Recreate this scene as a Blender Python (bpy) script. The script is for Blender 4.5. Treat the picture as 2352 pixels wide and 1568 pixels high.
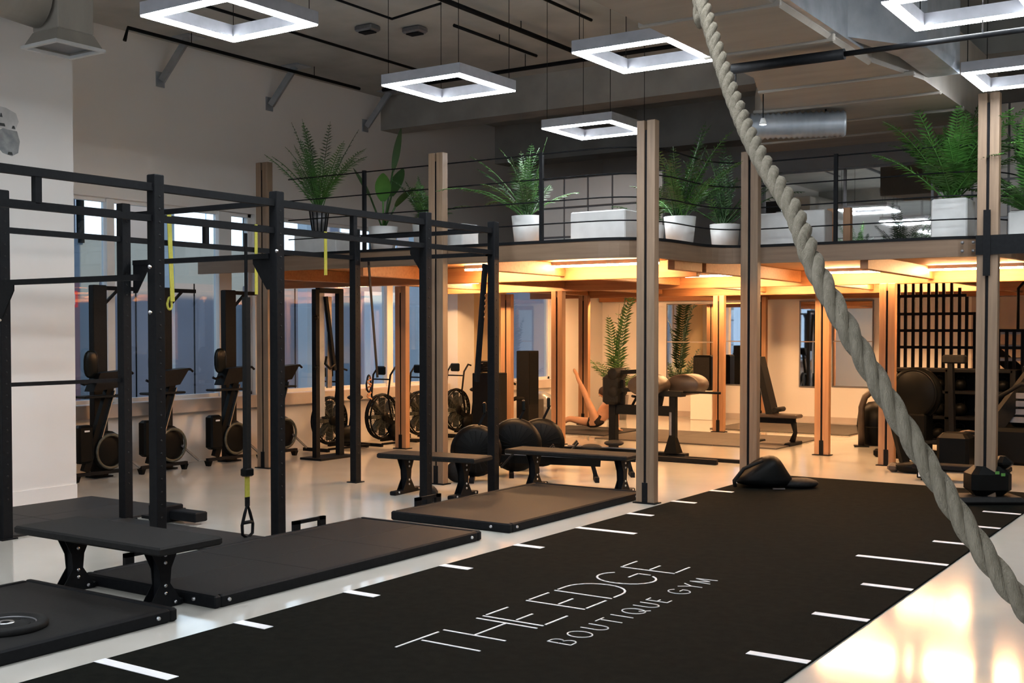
import bpy, bmesh, math, random
from mathutils import Vector, Matrix
random.seed(7)
R = math.radians
for o in list(bpy.data.objects): bpy.data.objects.remove(o)
S = bpy.context.scene
COL = S.collection

# ---------------------------------------------------------------- camera
cd = bpy.data.cameras.new('camera'); cam = bpy.data.objects.new('camera', cd); COL.objects.link(cam)
cam.location = (0, 0, 1.8); cam.rotation_euler = (R(88.5), 0, R(33.7))
cd.sensor_width = 36; cd.lens = 40.56; cd.shift_y = 0.0201; cd.clip_end = 200
S.camera = cam
# ---------------------------------------------------------------- world, sun, exposure
w = bpy.data.worlds.new('world'); S.world = w; w.use_nodes = True
w.node_tree.nodes['Background'].inputs[0].default_value = (0.62, 0.74, 0.95, 1)
w.node_tree.nodes['Background'].inputs[1].default_value = 1.0
S.view_settings.view_transform = 'Standard'; S.view_settings.look = 'None'
S.view_settings.gamma = 1; S.view_settings.use_curve_mapping = False
S.view_settings.exposure = 0.68
LED = 45.0        # cool pendants
WARM = 180.0       # warm strips under the deck
sd = bpy.data.lights.new('sun', 'SUN'); sun = bpy.data.objects.new('sun', sd); COL.objects.link(sun)
sd.energy = 3.2; sd.color = (1, .68, .34); sd.angle = R(1.2)
sun.rotation_euler = Vector((-1.0, -0.12, -0.66)).to_track_quat('-Z', 'Y').to_euler()

# ---------------------------------------------------------------- materials
def mat(name, c, rough=.5, metal=0., c2=None, scale=6., stretch=(1, 1, 1), bump=0., emit=None, es=0., coat=0., bscale=None, spec=None, detail=4.):
    m = bpy.data.materials.new(name); m.use_nodes = True
    nt = m.node_tree; b = nt.nodes['Principled BSDF']
    b.inputs['Base Color'].default_value = (*c, 1); b.inputs['Roughness'].default_value = rough
    b.inputs['Metallic'].default_value = metal
    if spec is not None: b.inputs['Specular IOR Level'].default_value = spec
    if coat: b.inputs['Coat Weight'].default_value = coat; b.inputs['Coat Roughness'].default_value = .06
    tc = nt.nodes.new('ShaderNodeTexCoord'); mp = nt.nodes.new('ShaderNodeMapping')
    mp.inputs['Scale'].default_value = stretch
    nt.links.new(tc.outputs['Object'], mp.inputs[0])
    nz = nt.nodes.new('ShaderNodeTexNoise'); nz.inputs['Scale'].default_value = scale; nz.inputs['Detail'].default_value = detail
    nt.links.new(mp.outputs[0], nz.inputs[0])
    c2 = c2 or tuple(x * .86 for x in c)
    mx = nt.nodes.new('ShaderNodeMix'); mx.data_type = 'RGBA'
    mx.inputs[6].default_value = (*c, 1); mx.inputs[7].default_value = (*c2, 1)
    rp = nt.nodes.new('ShaderNodeValToRGB'); rp.color_ramp.elements[0].position = .35; rp.color_ramp.elements[1].position = .68
    nt.links.new(nz.outputs[0], rp.inputs[0]); nt.links.new(rp.outputs[0], mx.inputs[0]); nt.links.new(mx.outputs[2], b.inputs['Base Color'])
    if bump:
        bp = nt.nodes.new('ShaderNodeBump'); bp.inputs['Strength'].default_value = bump; bp.inputs['Distance'].default_value = .01
        n2 = nt.nodes.new('ShaderNodeTexNoise'); n2.inputs['Scale'].default_value = bscale or scale * 6
        nt.links.new(mp.outputs[0], n2.inputs[0]); nt.links.new(n2.outputs[0], bp.inputs['Height']); nt.links.new(bp.outputs[0], b.inputs['Normal'])
    if emit:
        b.inputs['Emission Color'].default_value = (*emit, 1); b.inputs['Emission Strength'].default_value = es
    return m
M = {}
M['floor'] = mat('epoxy_floor', (.50, .485, .445), .11, c2=(.46, .445, .405), scale=1.3, bump=.015, bscale=2.2)
M['wall'] = mat('wall_paint', (.77, .75, .72), .8, c2=(.74, .72, .69), scale=.8, bump=.03, bscale=60)
M['wallwhite'] = mat('white_paint', (.74, .73, .71), .75, scale=1.)
M['concrete'] = mat('ceiling_concrete', (.44, .45, .43), .9, c2=(.34, .35, .335), scale=1.4, bump=.35, bscale=9)
M['concrete2'] = mat('beam_concrete', (.34, .34, .32), .9, c2=(.26, .26, .245), scale=2., bump=.2)
M['sill'] = mat('sill_board', (.52, .46, .42), .5, scale=3)
M['black'] = mat('black_powder_steel', (.0045, .005, .0062), .6, c2=(.007, .0078, .009), scale=30, spec=.12)
M['gloss'] = mat('gloss_black_plastic', (.004, .0045, .0045), .4, scale=10, spec=.09)
M['rubber'] = mat('black_rubber', (.012, .012, .012), .6, c2=(.016, .016, .0155), scale=40, bump=.15, bscale=300, spec=.1)
M['mat'] = mat('rubber_mat', (.022, .021, .021), .6, c2=(.027, .026, .026), scale=20, bump=.1, bscale=200, spec=.2)
M['warmmat'] = mat('grey_mat', (.085, .075, .066), .6, scale=20)
M['turf'] = mat('black_turf', (.0055, .0062, .0055), .85, c2=(.009, .0095, .008), scale=14, bump=.5, bscale=420, spec=.02)
M['white'] = mat('white_print', (.78, .79, .82), .6, scale=8)
M['whitepot'] = mat('white_pot_plastic', (.60, .61, .60), .45, scale=5)
M['wood'] = mat('pine_timber', (.39, .215, .11), .5, c2=(.31, .16, .078), scale=3.2, stretch=(9, 9, .5), bump=.12)
M['woodx'] = mat('pine_timber_beam', (.34, .15, .055), .5, c2=(.27, .11, .038), scale=3.2, stretch=(.5, 9, 9), bump=.1)
M['fascia'] = mat('fascia_timber', (.17, .108, .064), .55, c2=(.135, .083, .048), scale=2.4, stretch=(.6, .6, 12), bump=.08)
M['steel'] = mat('brushed_steel', (.55, .56, .58), .28, 1., scale=20)
M['darksteel'] = mat('grey_steel', (.20, .20, .21), .4, .6, scale=20)
M['duct'] = mat('duct_wrap', (.35, .325, .285), .6, c2=(.30, .28, .245), scale=1.2, stretch=(1, 4, 1), bump=.3, bscale=2.5)
M['galv'] = mat('galvanised_duct', (.42, .46, .50), .4, .5, c2=(.30, .34, .38), scale=5)
M['housing'] = mat('lamp_housing', (.42, .43, .47), .5, scale=10)
M['led'] = mat('led_cool', (1, 1, 1), .5, emit=(.90, .95, 1.0), es=LED)
M['ledwarm'] = mat('led_warm', (1, .7, .4), .5, emit=(1, .56, .25), es=WARM)
M['rope'] = mat('manila_rope', (.25, .22, .165), .9, c2=(.17, .148, .105), scale=30, stretch=(3, 3, .6), bump=.7, bscale=160)
M['yellow'] = mat('yellow_webbing', (.42, .40, .05), .7, scale=40, bump=.1)
M['leaf'] = mat('leaf_green', (.035, .12, .018), .45, c2=(.06, .17, .03), scale=6)
M['leafdark'] = mat('leaf_dark_green', (.018, .060, .014), .45, c2=(.03, .085, .02), scale=6)
M['leaflight'] = mat('leaf_light_green', (.09, .27, .05), .45, c2=(.05, .18, .03), scale=6)
M['soil'] = mat('potting_soil', (.03, .02, .012), .95, scale=40, bump=.5)
M['mirror'] = mat('mirror_glass', (.86, .88, .88), .02, 1., c2=(.85, .87, .87))
M['skin'] = mat('skin', (.62, .34, .20), .5, c2=(.56, .30, .17), scale=10)
M['hair'] = mat('hair', (.05, .025, .015), .6, scale=60)
M['shorts'] = mat('dark_shorts', (.018, .010, .009), .8, scale=40, bump=.1)
M['pad'] = mat('brown_vinyl', (.06, .043, .032), .42, c2=(.045, .032, .024), scale=8)
M['ball'] = mat('silver_ball', (.34, .35, .36), .25, .2, scale=6)
M['atrium'] = mat('atrium_wall', (.22, .27, .33), .6, c2=(.19, .235, .29), scale=.7)
M['atrium2'] = mat('atrium_panel', (.30, .29, .34), .6, scale=1.)
M['mauve'] = mat('atrium_red_panel', (.27, .15, .18), .6, scale=1.)
M['atwhite'] = mat('atrium_white', (.62, .70, .78), .5, scale=1)
M['daylit'] = mat('daylit_glazing', (.6, .7, .8), .3, emit=(.72, .85, 1), es=1.7)
M['red'] = mat('red_sign', (.50, .03, .04), .5, emit=(.6, .03, .05), es=.25)
M['warmlitwall'] = mat('warm_lit_paint', (.72, .58, .36), .8, scale=1)  # wall paint tinted with the warm light that falls on it
M['greygreen'] = mat('grey_print', (.22, .24, .25), .8, c2=(.34, .35, .35), scale=14)
M['lightgrey'] = mat('light_grey_print', (.45, .45, .44), .8, c2=(.55, .55, .54), scale=10)
M['darkprint'] = mat('dark_print', (.05, .055, .055), .8, scale=10)
M['woodshade'] = mat('shaded_pine_timber', (.23, .155, .098), .55, c2=(.175, .115, .07), scale=3.2, stretch=(9, 9, .5), bump=.12)  # darker pine for the front posts: their backlit shade put into the colour
M['deck'] = mat('deck_soffit', (.42, .20, .075), .6, c2=(.35, .16, .055), scale=2, stretch=(.5, 6, 1))
M['fanmesh'] = mat('fan_mesh', (.035, .038, .030), .5, .3, c2=(.07, .075, .06), scale=25)
M['screen'] = mat('screen', (.006, .008, .008), .25, spec=.15)
M['pinkwall'] = mat('pink_plaster', (.40, .335, .30), .8, scale=1.2)
M['terracotta'] = mat('orange_cord', (.45, .16, .04), .7, scale=30)
g = bpy.data.materials.new('window_glass'); g.use_nodes = True; nt = g.node_tree; nt.nodes.clear()
ou = nt.nodes.new('ShaderNodeOutputMaterial'); mx = nt.nodes.new('ShaderNodeMixShader'); tr = nt.nodes.new('ShaderNodeBsdfTransparent')
gl = nt.nodes.new('ShaderNodeBsdfGlossy'); gl.inputs['Roughness'].default_value = .02; gl.inputs[0].default_value = (.8, .85, .9, 1)
fr = nt.nodes.new('ShaderNodeMapRange'); lw = nt.nodes.new('ShaderNodeLayerWeight'); lw.inputs[0].default_value = .35; nt.links.new(lw.outputs[1], fr.inputs[0]); fr.inputs[3].default_value = .03; fr.inputs[4].default_value = .35; tr.inputs[0].default_value = (.80, .88, .92, 1)
nt.links.new(fr.outputs[0], mx.inputs[0]); nt.links.new(tr.outputs[0], mx.inputs[1]); nt.links.new(gl.outputs[0], mx.inputs[2]); nt.links.new(mx.outputs[0], ou.inputs[0])
M['glass'] = g

# ---------------------------------------------------------------- mesh helpers
def V(*a): return Vector(a)
class MB:
    def __init__(s): s.v = []; s.f = []; s.sm = []
    def add(s, vs, fs, smooth=False, mtx=None):
        n = len(s.v)
        s.v += [tuple(mtx @ Vector(p)) if mtx else tuple(p) for p in vs]
        s.f += [tuple(i + n for i in f) for f in fs]; s.sm += [smooth] * len(fs); return s
    def box(s, x0, y0, z0, x1, y1, z1, bev=0., mtx=None):
        x0, x1 = sorted((x0, x1)); y0, y1 = sorted((y0, y1)); z0, z1 = sorted((z0, z1))
        if bev <= 0:
            vs = [(x0,y0,z0),(x1,y0,z0),(x1,y1,z0),(x0,y1,z0),(x0,y0,z1),(x1,y0,z1),(x1,y1,z1),(x0,y1,z1)]
            return s.add(vs, [(0,3,2,1),(4,5,6,7),(0,1,5,4),(1,2,6,5),(2,3,7,6),(3,0,4,7)], False, mtx)
        b = min(bev, (x1-x0)/2.01, (y1-y0)/2.01, (z1-z0)/2.01)
        rings = []
        for z, k in ((z0, b), (z0+b, 0), (z1-b, 0), (z1, b)):
            X0, X1, Y0, Y1 = x0+k, x1-k, y0+k, y1-k; c = b*.7 if k == 0 else b*.5
            rings.append([(X0+c,Y0,z),(X1-c,Y0,z),(X1,Y0+c,z),(X1,Y1-c,z),(X1-c,Y1,z),(X0+c,Y1,z),(X0,Y1-c,z),(X0,Y0+c,z)])
        vs = [p for r in rings for p in r]; fs = []
        for k in range(3):
            for i in range(8): fs.append((k*8+i, k*8+(i+1) % 8, (k+1)*8+(i+1) % 8, (k+1)*8+i))
        fs.append(tuple(reversed(range(8)))); fs.append(tuple(range(24, 32)))
        return s.add(vs, fs, False, mtx)
    def bar(s, a, b, w, h=None, up=(0, 0, 1)):
        a = Vector(a); b = Vector(b); h = h or w; d = (b-a).normalized(); u = Vector(up)
        if abs(d.dot(u)) > .97: u = Vector((0, 1, 0))
        r = d.cross(u).normalized(); u = r.cross(d).normalized()
        vs = []
        for p in (a, b):
            for i, j in ((-1,-1),(1,-1),(1,1),(-1,1)): vs.append(p + r*(w/2*i) + u*(h/2*j))
        return s.add(vs, [(0,1,2,3),(7,6,5,4),(0,4,5,1),(1,5,6,2),(2,6,7,3),(3,7,4,0)])
    def tube(s, pts, rad, n=8, caps=True, closed=False):
        pts = [Vector(p) for p in pts]; N = len(pts)
        rs = rad if isinstance(rad, (list, tuple)) else [rad]*N
        t0 = (pts[1]-pts[0]).normalized(); u = Vector((0,0,1)) if abs(t0.z) < .9 else Vector((1,0,0))
        r = t0.cross(u).normalized(); vs = []; 
        for i, p in enumerate(pts):
            if closed: t = (pts[(i+1) % N]-pts[i-1]).normalized()
            else: t = (pts[min(i+1, N-1)]-pts[max(i-1, 0)]).normalized()
            r = (r - t*r.dot(t)).normalized(); q = t.cross(r)
            for k in range(n):
                a = 2*math.pi*k/n; vs.append(p + (r*math.cos(a)+q*math.sin(a))*rs[i])
        fs = []
        for i in range(N if closed else N-1):
            j = (i+1) % N
            for k in range(n): fs.append((i*n+k, i*n+(k+1) % n, j*n+(k+1) % n, j*n+k))
        s.add(vs, fs, True)
        if caps and not closed:
            m = len(s.v)-N*n
            s.f += [tuple(m+k for k in reversed(range(n))), tuple(m+(N-1)*n+k for k in range(n))]; s.sm += [False, False]
        return s
    def lathe(s, prof, n=24, mtx=None, smooth=True):
        vs = []; fs = []; P = len(prof)
        for k in range(n):
            a = 2*math.pi*k/n
            for r, z in prof: vs.append((r*math.cos(a), r*math.sin(a), z))
        for k in range(n):
            j = (k+1) % n
            for i in range(P-1): fs.append((k*P+i, j*P+i, j*P+i+1, k*P+i+1))
        return s.add(vs, fs, smooth, mtx)
    def prism(s, pts, z0, z1, mtx=None):
        n = len(pts); vs = [(x, y, z0) for x, y in pts] + [(x, y, z1) for x, y in pts]
        fs = [tuple(reversed(range(n))), tuple(range(n, 2*n))] + [(i, (i+1) % n, n+(i+1) % n, n+i) for i in range(n)]
        return s.add(vs, fs, False, mtx)
    def ball(s, c, rx, ry=None, rz=None, n=14, mtx=None, sq=1.):
        ry = ry or rx; rz = rz or rx; m = n//2; vs = []; fs = []
        def pw(t): return math.copysign(abs(t)**sq, t)
        for i in range(m+1):
            th = math.pi*i/m
            for k in range(n):
                ph = 2*math.pi*k/n
                vs.append((c[0]+rx*pw(math.sin(th))*pw(math.cos(ph)), c[1]+ry*pw(math.sin(th))*pw(math.sin(ph)), c[2]+rz*pw(math.cos(th))))
        for i in range(m):
            for k in range(n): fs.append((i*n+k, (i+1)*n+k, (i+1)*n+(k+1) % n, i*n+(k+1) % n))
        return s.add(vs, fs, True, mtx)
    def build(s, name, material, parent=None, label=None):
        me = bpy.data.meshes.new(name); me.from_pydata([tuple(v) for v in s.v], [], s.f); me.validate()
        if any(s.sm) and len(me.polygons) == len(s.sm): me.polygons.foreach_set('use_smooth', s.sm)
        me.materials.append(M[material] if isinstance(material, str) else material); me.update()
        o = bpy.data.objects.new(name, me); COL.objects.link(o)
        if parent: o.parent = parent
        if label: o['label'] = label
        return o
def tag(o, label=None, cat=None, group=None, kind=None):
    if label: o['label'] = label
    if cat: o['category'] = cat
    if group: o['group'] = group
    if kind: o['kind'] = kind
    return o
def thing(name, label, cat, loc=(0, 0, 0), rz=0., group=None):
    o = bpy.data.objects.new(name, None); o.empty_display_size = .1; COL.objects.link(o)
    o.location = loc; o.rotation_euler = (0, 0, R(rz)); return tag(o, label, cat, group)
def struct(name, mb, m): return tag(mb.build(name, m), kind='structure')
def copy_tree(o, parent=None):
    c = o.copy(); COL.objects.link(c)
    if parent: c.parent = parent
    for ch in [k for k in bpy.data.objects if k.parent == o]: copy_tree(ch, c)
    return c
def clone(o, loc, rz=None, label=None):
    c = copy_tree(o); c.location = loc
    if rz is not None: c.rotation_euler = (0, 0, R(rz))
    if label: c['label'] = label
    return c
def bez(p0, p1, p2, n=10):
    p0, p1, p2 = Vector(p0), Vector(p1), Vector(p2)
    return [p0*(1-t)**2 + p1*2*t*(1-t) + p2*t*t for t in [i/n for i in range(n+1)]]
XR = Matrix.Rotation(R(90), 4, 'Y')   # local z -> world x
YR = Matrix.Rotation(R(-90), 4, 'X')  # local z -> world y
def T(x, y, z): return Matrix.Translation((x, y, z))

# ================================================================ SETTING
WX = -12.53; YB = 22.4; ZC = 5.7; XRW = 3.2; YF = -5.0
struct('floor', MB().box(-19, YF-.3, -.2, XRW+.3, YB+.3, 0), 'floor')
struct('ceiling', MB().box(WX-.2, YF-.3, ZC, XRW+.3, YB+.3, ZC+.2), 'concrete')
wins = [(8.2, 12.0, .88, 3.52), (12.4, 16.5, .88, 3.52), (18.6, 20.3, .83, 3.4)]
wl = MB()
wl.box(WX-.2, YF, 0, WX, YB, .83); wl.box(WX-.2, YF, 3.52, WX, YB, ZC)
y = YF
for a, b, z0, z1 in wins:
    wl.box(WX-.2, y, .83, WX, a, 3.52); y = b
    if z0 > .83: wl.box(WX-.2, a, .83, WX, b, z0)
    if z1 < 3.52: wl.box(WX-.2, a, z1, WX, b, 3.52)
wl.box(WX-.2, y, .83, WX, YB, 3.52)
struct('wall_left', wl, 'wall')
struct('wall_back', MB().box(WX-.2, YB, 0, XRW+.3, YB+.25, ZC), 'wall')
struct('wall_front', MB().box(WX-.2, YF-.25, 0, -9, YF, ZC).box(-9, YF-.25, 0, XRW+.3, YF, .6).box(-9, YF-.25, 3.6, XRW+.3, YF, ZC).box(1.5, YF-.25, .6, XRW+.3, YF, 3.6).box(-4, YF-.25, .6, -3.7, YF, 3.6), 'wall')  # openings in this unseen wall added to let fill daylight in
# right wall (outside the frame) is unseen; slits added to shape the sun patches
wr = MB(); wr.box(XRW, YF, 0, XRW+.2, YB, .55); wr.box(XRW, YF, 3.3, XRW+.2, YB, ZC)
y = YF
for a, b, h0, h1 in ((6.35, 6.5, 3.0, 3.3), (6.75, 6.85, 2.9, 3.3), (7.25, 7.7, 3.05, 3.12), (8.3, 8.75, 3.12, 3.3), (8.2, 9.6, 2.95, 3.0)):
    if a < y: continue
    wr.box(XRW, y, .55, XRW+.2, a, 3.3); y = b
    if h0 > .55: wr.box(XRW, a, .55, XRW+.2, b, h0)
    if h1 < 3.3: wr.box(XRW, a, h1, XRW+.2, b, 3.3)
wr.box(XRW, y, .55, XRW+.2, YB, 3.3)
struct('wall_right', wr, 'wall')
# pier at the left and slim white column by the far windows
struct('wall_pier', MB().box(WX, YF, 0, -10.8, 7.72, ZC), 'wall')
struct('baseboard_pier', MB().box(-10.8, YF, 0, -10.785, 7.72, .16), 'wall')
struct('trim_1', MB().box(WX, 16.62, 0, WX+.28, 17.12, 2.62), 'wallwhite')
struct('trim_2', MB().box(WX, 17.12, 0, WX+.04, 18.5, 2.62), 'warmlitwall')  # thin panel carrying the wall's warm light in its colour
struct('trim_3', MB().box(WX, 7.9, .70, WX+.13, 16.6, .88, .008), 'sill')
struct('trim_4', MB().box(WX, 18.4, .66, WX+.1, 20.5, .83, .008), 'sill')
struct('baseboard_back', MB().box(WX, YB-.03, 0, -2.5, YB, .12), 'sill')
# ceiling beams
for k, (y0, y1, z) in enumerate(((14.85, 15.3, 5.15), (18.2, 18.8, 5.0), (3.2, 3.6, 5.3))):
    struct('ceiling_beam', MB().box(WX, y0, z, XRW, y1, ZC), 'concrete2')
struct('ceiling_beam', MB().box(-2.3, 6.5, 5.1, -1.7, 20, ZC), 'concrete2')
struct('ceiling_beam', MB().box(-9.9, 15.3, 5.35, -9.5, 18.2, ZC), 'concrete2')
# windows
def window(n, a, b, z0, z1, mull, uprightm='wallwhite'):
    t = tag(thing('window_%d' % n, None, None), kind='structure')
    f = MB(); x = WX-.12
    f.box(x-.04, a, z0, x+.04, b, z0+.05); f.box(x-.04, a, z1-.05, x+.04, b, z1); f.box(x-.04, a, z0, x+.04, a+.06, z1); f.box(x-.04, b-.06, z0, x+.04, b, z1)
    f.build('window_frame', uprightm, t)
    prev = a
    for m0, m1 in mull + [(b, b)]:
        if m1 > m0: MB().box(x-.05, m0, z0, x+.07, m1, z1, .01).build('mullion', uprightm, t)
        MB().box(x-.006, prev+.01, z0+.03, x+.006, m0-.01, z1-.03).build('pane', 'glass', t); prev = m1
window(1, *wins[0], [(9.48, 9.6), (11.36, 11.6)])
window(2, *wins[1], [(15.06, 15.22)])
window(3, *wins[2], [])
# atrium outside the left windows
struct('wall_atrium', MB().box(-18.2, 2, 0, -18, 26, 3.5), 'atrium')
struct('wall_atrium_end', MB().box(-18, 25.8, 0, -12.8, 26, 5.5), 'atrium2')
struct('wall_atrium_top', MB().box(-18.2, 2, 4.6, -18, 26, 6.5), 'atrium')
k = 0
for yy in range(4, 26, 1):
    t = MB().box(-18.12, yy+.04, 3.52, -18.08, yy+.96, 4.58).build('window_glazing', 'daylit' if (yy*7) % 5 < 3 else 'atrium2'); tag(t, kind='structure')
    if yy % 2: struct('trim_%d' % (10+yy), MB().box(-18.05, yy-.05, 3.4, -17.95, yy+.05, 4.6), 'black')
for a, b, m_ in ((11.5, 12.9, 'mauve'), (13.4, 16.3, 'atrium2'), (16.9, 19.5, 'atrium2'), (20.6, 23.5, 'atwhite')):
    struct('wall_atrium_panel', MB().box(-18, a, 0, -17.9, b, 2.75), m_)
    for q in range(int((b-a)/.75)): struct('atrium_joint', MB().box(-17.9, a+.7*(q+1), 0, -17.885, a+.7*(q+1)+.02, 2.75), 'black')
for yy in (12.95, 16.45, 19.9): struct('atrium_column', MB().box(-16.0, yy, 0, -15.75, yy+.28, 6.5), 'atwhite')
sg = thing('exit_sign', 'small red sign with white symbols in the corridor beyond the left window', 'sign', (-16.9, 11.7, 2.35))
MB().box(0, -.42, -.14, .04, .42, .14, .01).build('sign_box', 'red', sg)
sm_ = MB()
for q in (-.28, 0, .28):
    sm_.box(.04, q-.09, -.09, .045, q-.03, .09); sm_.box(.04, q-.03, .02, .045, q+.08, .08); sm_.box(.04, q+.02, -.09, .045, q+.08, .02)
sm_.build('symbols', 'white', sg)
struct('sign_hanger', MB().bar((-16.88, 11.4, 2.49), (-16.88, 11.4, 6.5), .02).bar((-16.88, 12.0, 2.49), (-16.88, 12.0, 6.5), .02), 'black')

# ================================================================ MEZZANINE
ZT = 2.80; ZB = 2.60; D0 = 10.92; D1 = 12.85
def arcpts(p0, p1, p2, n=10): return [(p.x, p.y) for p in bez((*p0, 0), (*p1, 0), (*p2, 0), n)]
edge = [(WX+.01, D0), (-6.5, D0)] + arcpts((-6.3, D0), (-5.6, D0), (-5.6, 11.7)) + [(-5.6, 12.0)] + arcpts((-5.6, 12.2), (-5.6, D1), (-5.0, D1)) + \
       [(-3.2, D1)] + arcpts((-3.1, D1), (-2.5, D1), (-2.42, 13.5)) + [(-2.36, 14.6), (-2.36, YB-.02)]
def ribbon(path, off0, off1, z0, z1):
    P = [Vector((x, y, 0)) for x, y in path]; n = len(P); mb = MB(); L = []
    for i, p in enumerate(P):
        t = (P[min(i+1, n-1)]-P[max(i-1, 0)]).normalized(); nrm = Vector((t.y, -t.x, 0))
        L.append((p+nrm*off0, p+nrm*off1))
    vs = []
    for a, b in L: vs += [(a.x, a.y, z0), (b.x, b.y, z0), (b.x, b.y, z1), (a.x, a.y, z1)]
    fs = [(0, 1, 2, 3), tuple(4*(n-1)+k for k in (3, 2, 1, 0))]
    for i in range(n-1):
        for k in range(4): fs.append((4*i+k, 4*i+4+k, 4*i+4+(k+1) % 4, 4*i+(k+1) % 4))
    return mb.add(vs, fs)
mz = thing('mezzanine', 'timber mezzanine deck with a curved front edge and warm-lit underside', 'mezzanine')
ribbon(edge, 0, -.06, ZB, ZT-.012).build('fascia', 'fascia', mz, 'curved timber fascia board')
ribbon(edge, .012, -.09, ZT-.012, ZT+.018).build('edge_trim', 'black', mz, 'thin black edge strip on top of the fascia')
MB().prism([(x, y+.07) if i < 3 else (x-.05, min(y+.05, YB-.02)) for i, (x, y) in enumerate(edge)] + [(WX+.01, YB-.02)], 2.665, ZT-.013).build('deck_slab', 'deck', mz)
for y0, x0, x1 in ((12.55, WX+.02, -5.75), (15.9, WX+.02, -2.45), (19.4, WX+.02, -2.45), (22.2, WX+.02, -2.45)):
    MB().box(x0, y0, 2.45, x1, y0+.09, 2.66, .006).build('beam', 'woodx', mz)
for x0, y0, y1 in ((-11.2, 11.0, 22.2), (-9.62, 11.0, 22.2), (-7.6, 11.0, 22.2), (-5.72, 11.8, 22.2), (-3.9, 12.95, 22.2)):
    for (a, b) in ((y0, 12.54), (12.65, 15.89), (16.0, 19.39), (19.5, 22.19)):
        a = max(a, y0)
        if b > a + .2: MB().box(x0-.045, a, 2.50, x0+.045, b, 2.664, .006).build('joist', 'woodx', mz)
# warm strip lamps under the deck
def strip(x0, x1, y, label):
    t = thing('strip_light', label, 'lamp', ((x0+x1)/2, y, 2.62), 0, 'warm strip lights under the mezzanine')
    L = (x1-x0)/2
    MB().box(-L, -.035, 0, L, .035, .045).build('lamp_body', 'housing', t)
    MB().box(-L+.01, -.03, -.022, L-.01, .03, 0).build('diffuser', 'ledwarm', t)
strip(-8.9, -6.1, 12.25, 'long warm strip light under the front of the deck, left of the tall corner post')
strip(-7.3, -5.9, 15.5, 'warm strip light under the deck behind the curved front')
strip(-5.3, -4.25, 15.6, 'short warm strip light under the deck near the rope')
strip(-4.1, -2.7, 15.6, 'warm strip light under the deck at the right, above the stair balustrade')
strip(-8.8, -6.4, 18.9, 'added warm strip light under the deck in front of the wall mirrors')  # from here on, strips added for general warm light under the deck
strip(-11.9, -9.9, 15.5, 'added warm strip light under the deck by the left windows')
strip(-6.0, -3.9, 19.0, 'added warm strip light under the deck before the right wall mirrors')
strip(-11.8, -9.6, 19.6, 'added warm strip light under the deck above the reclining person')
# upper level partitions and panels on the back wall
up = MB()
for i in range(3):
    for j in range(3):
        pass
def panelwall(label, x0, y, nx, nz, pw, ph, z0, m_='wallwhite'):
    t = thing('panel_screen', label, 'screen', (x0, y, z0))
    MB().box(0, .02, 0, nx*pw, .06, nz*ph).build('backing', 'darksteel', t)
    for i in range(nx):
        for j in range(nz):
            MB().box(i*pw+.015, 0, j*ph+.015, (i+1)*pw-.015, .02, (j+1)*ph-.015, .004).build('panel', m_, t)
panelwall('white tiled screen wall on the deck behind the left plants', -9.6, 15.2, 5, 3, .42, .45, ZT)
panelwall('white panelled screen on the deck left of the plant by the twin post', -3.9, 16.2, 4, 4, .45, .5, ZT)
t = thing('mirror_screen', 'dark glazed screen on the deck right of the rope', 'screen', (-6.9, 17.6, ZT))
MB().box(0, 0, 0, 2.6, .04, 1.5).build('glass_panel', 'mirror', t); fmb = MB()
for q in (0, 1.3, 2.6): fmb.box(q-.02, -.02, 0, q+.02, .0, 1.5)
fmb.box(0, -.02, 1.48, 2.6, 0, 1.52).build('frame', 'darksteel', t)

# timber posts: two studs with a dark gap
def post(x, y, z1, label, wm='wood'):
    t = thing('timber_post', label, 'post', (x, y, 0), 0, 'timber posts of the mezzanine')
    MB().box(-.105, -.05, .012, -.018, .05, z1, .004).build('stud', wm, t)
    MB().box(.012, -.05, .012, .105, .05, z1, .004).build('stud', wm, t)
    MB().box(-.018, -.035, .012, .012, .035, z1-.1).build('spacer', 'black', t)
    MB().box(-.13, -.075, 0, .13, .075, .012).build('base_plate', 'black', t)
    MB().box(-.03, -.06, .0, .03, -.05, .22).build('bracket', 'black', t)
    return t
post(-11.16, 10.86, 4.02, 'tall timber post behind the black rig, left end of the deck front', 'woodshade')
post(-8.29, 10.86, 3.9, 'tall timber post in the deck front behind the left far bench', 'woodshade')
post(-5.53, 10.85, 4.0, 'tall timber post at the outer corner of the deck beside the black turf', 'woodshade')
post(-2.55, 12.75, 4.27, 'tall twin timber post with a black cross bracket at the far right', 'woodshade')
post(-5.18, 12.80, 3.9, 'timber post standing behind the black ballast bag at the turf end', 'woodshade')
post(-11.26, 13.84, 2.5, 'short timber post by the window between the fan bikes')
post(-11.17, 16.6, 2.45, 'short timber post beside the tall dark speaker')
post(-9.62, 15.76, 2.45, 'short timber post left of the reclining person')
post(-11.24, 19.38, 2.5, 'short timber post behind the raised leg of the person')
post(-8.4, 19.31, 2.45, 'short timber post in front of the wall mirror, behind the padded machine')
post(-5.56, 16.51, 2.45, 'short timber post between the two right wall mirrors')
post(-8.7, 22.1, 2.5, 'timber post against the back wall behind the incline bench')
post(-4.4, 15.7, 2.45, 'short timber post left of the stair balustrade')
cb = thing('cross_bracket', 'black steel cross bracket bolted across the twin timber post', 'bracket', (-2.55, 12.685, 2.7))
MB().box(-.11, -.012, -.1, .42, 0, .1).build('flange_plate', 'black', cb)
MB().box(-.035, -.024, -.32, .035, -.012, .36).build('upright_plate', 'black', cb)
b_ = MB()
for i in (-.17, -.28):
    for j in (-.045, .045): b_.lathe([(0, .02), (.016, .02), (.018, 0)], 8, T(i, .17, j) @ Matrix.Rotation(R(90), 4, 'X'))
b_.build('bolt', 'darksteel', cb)
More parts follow.
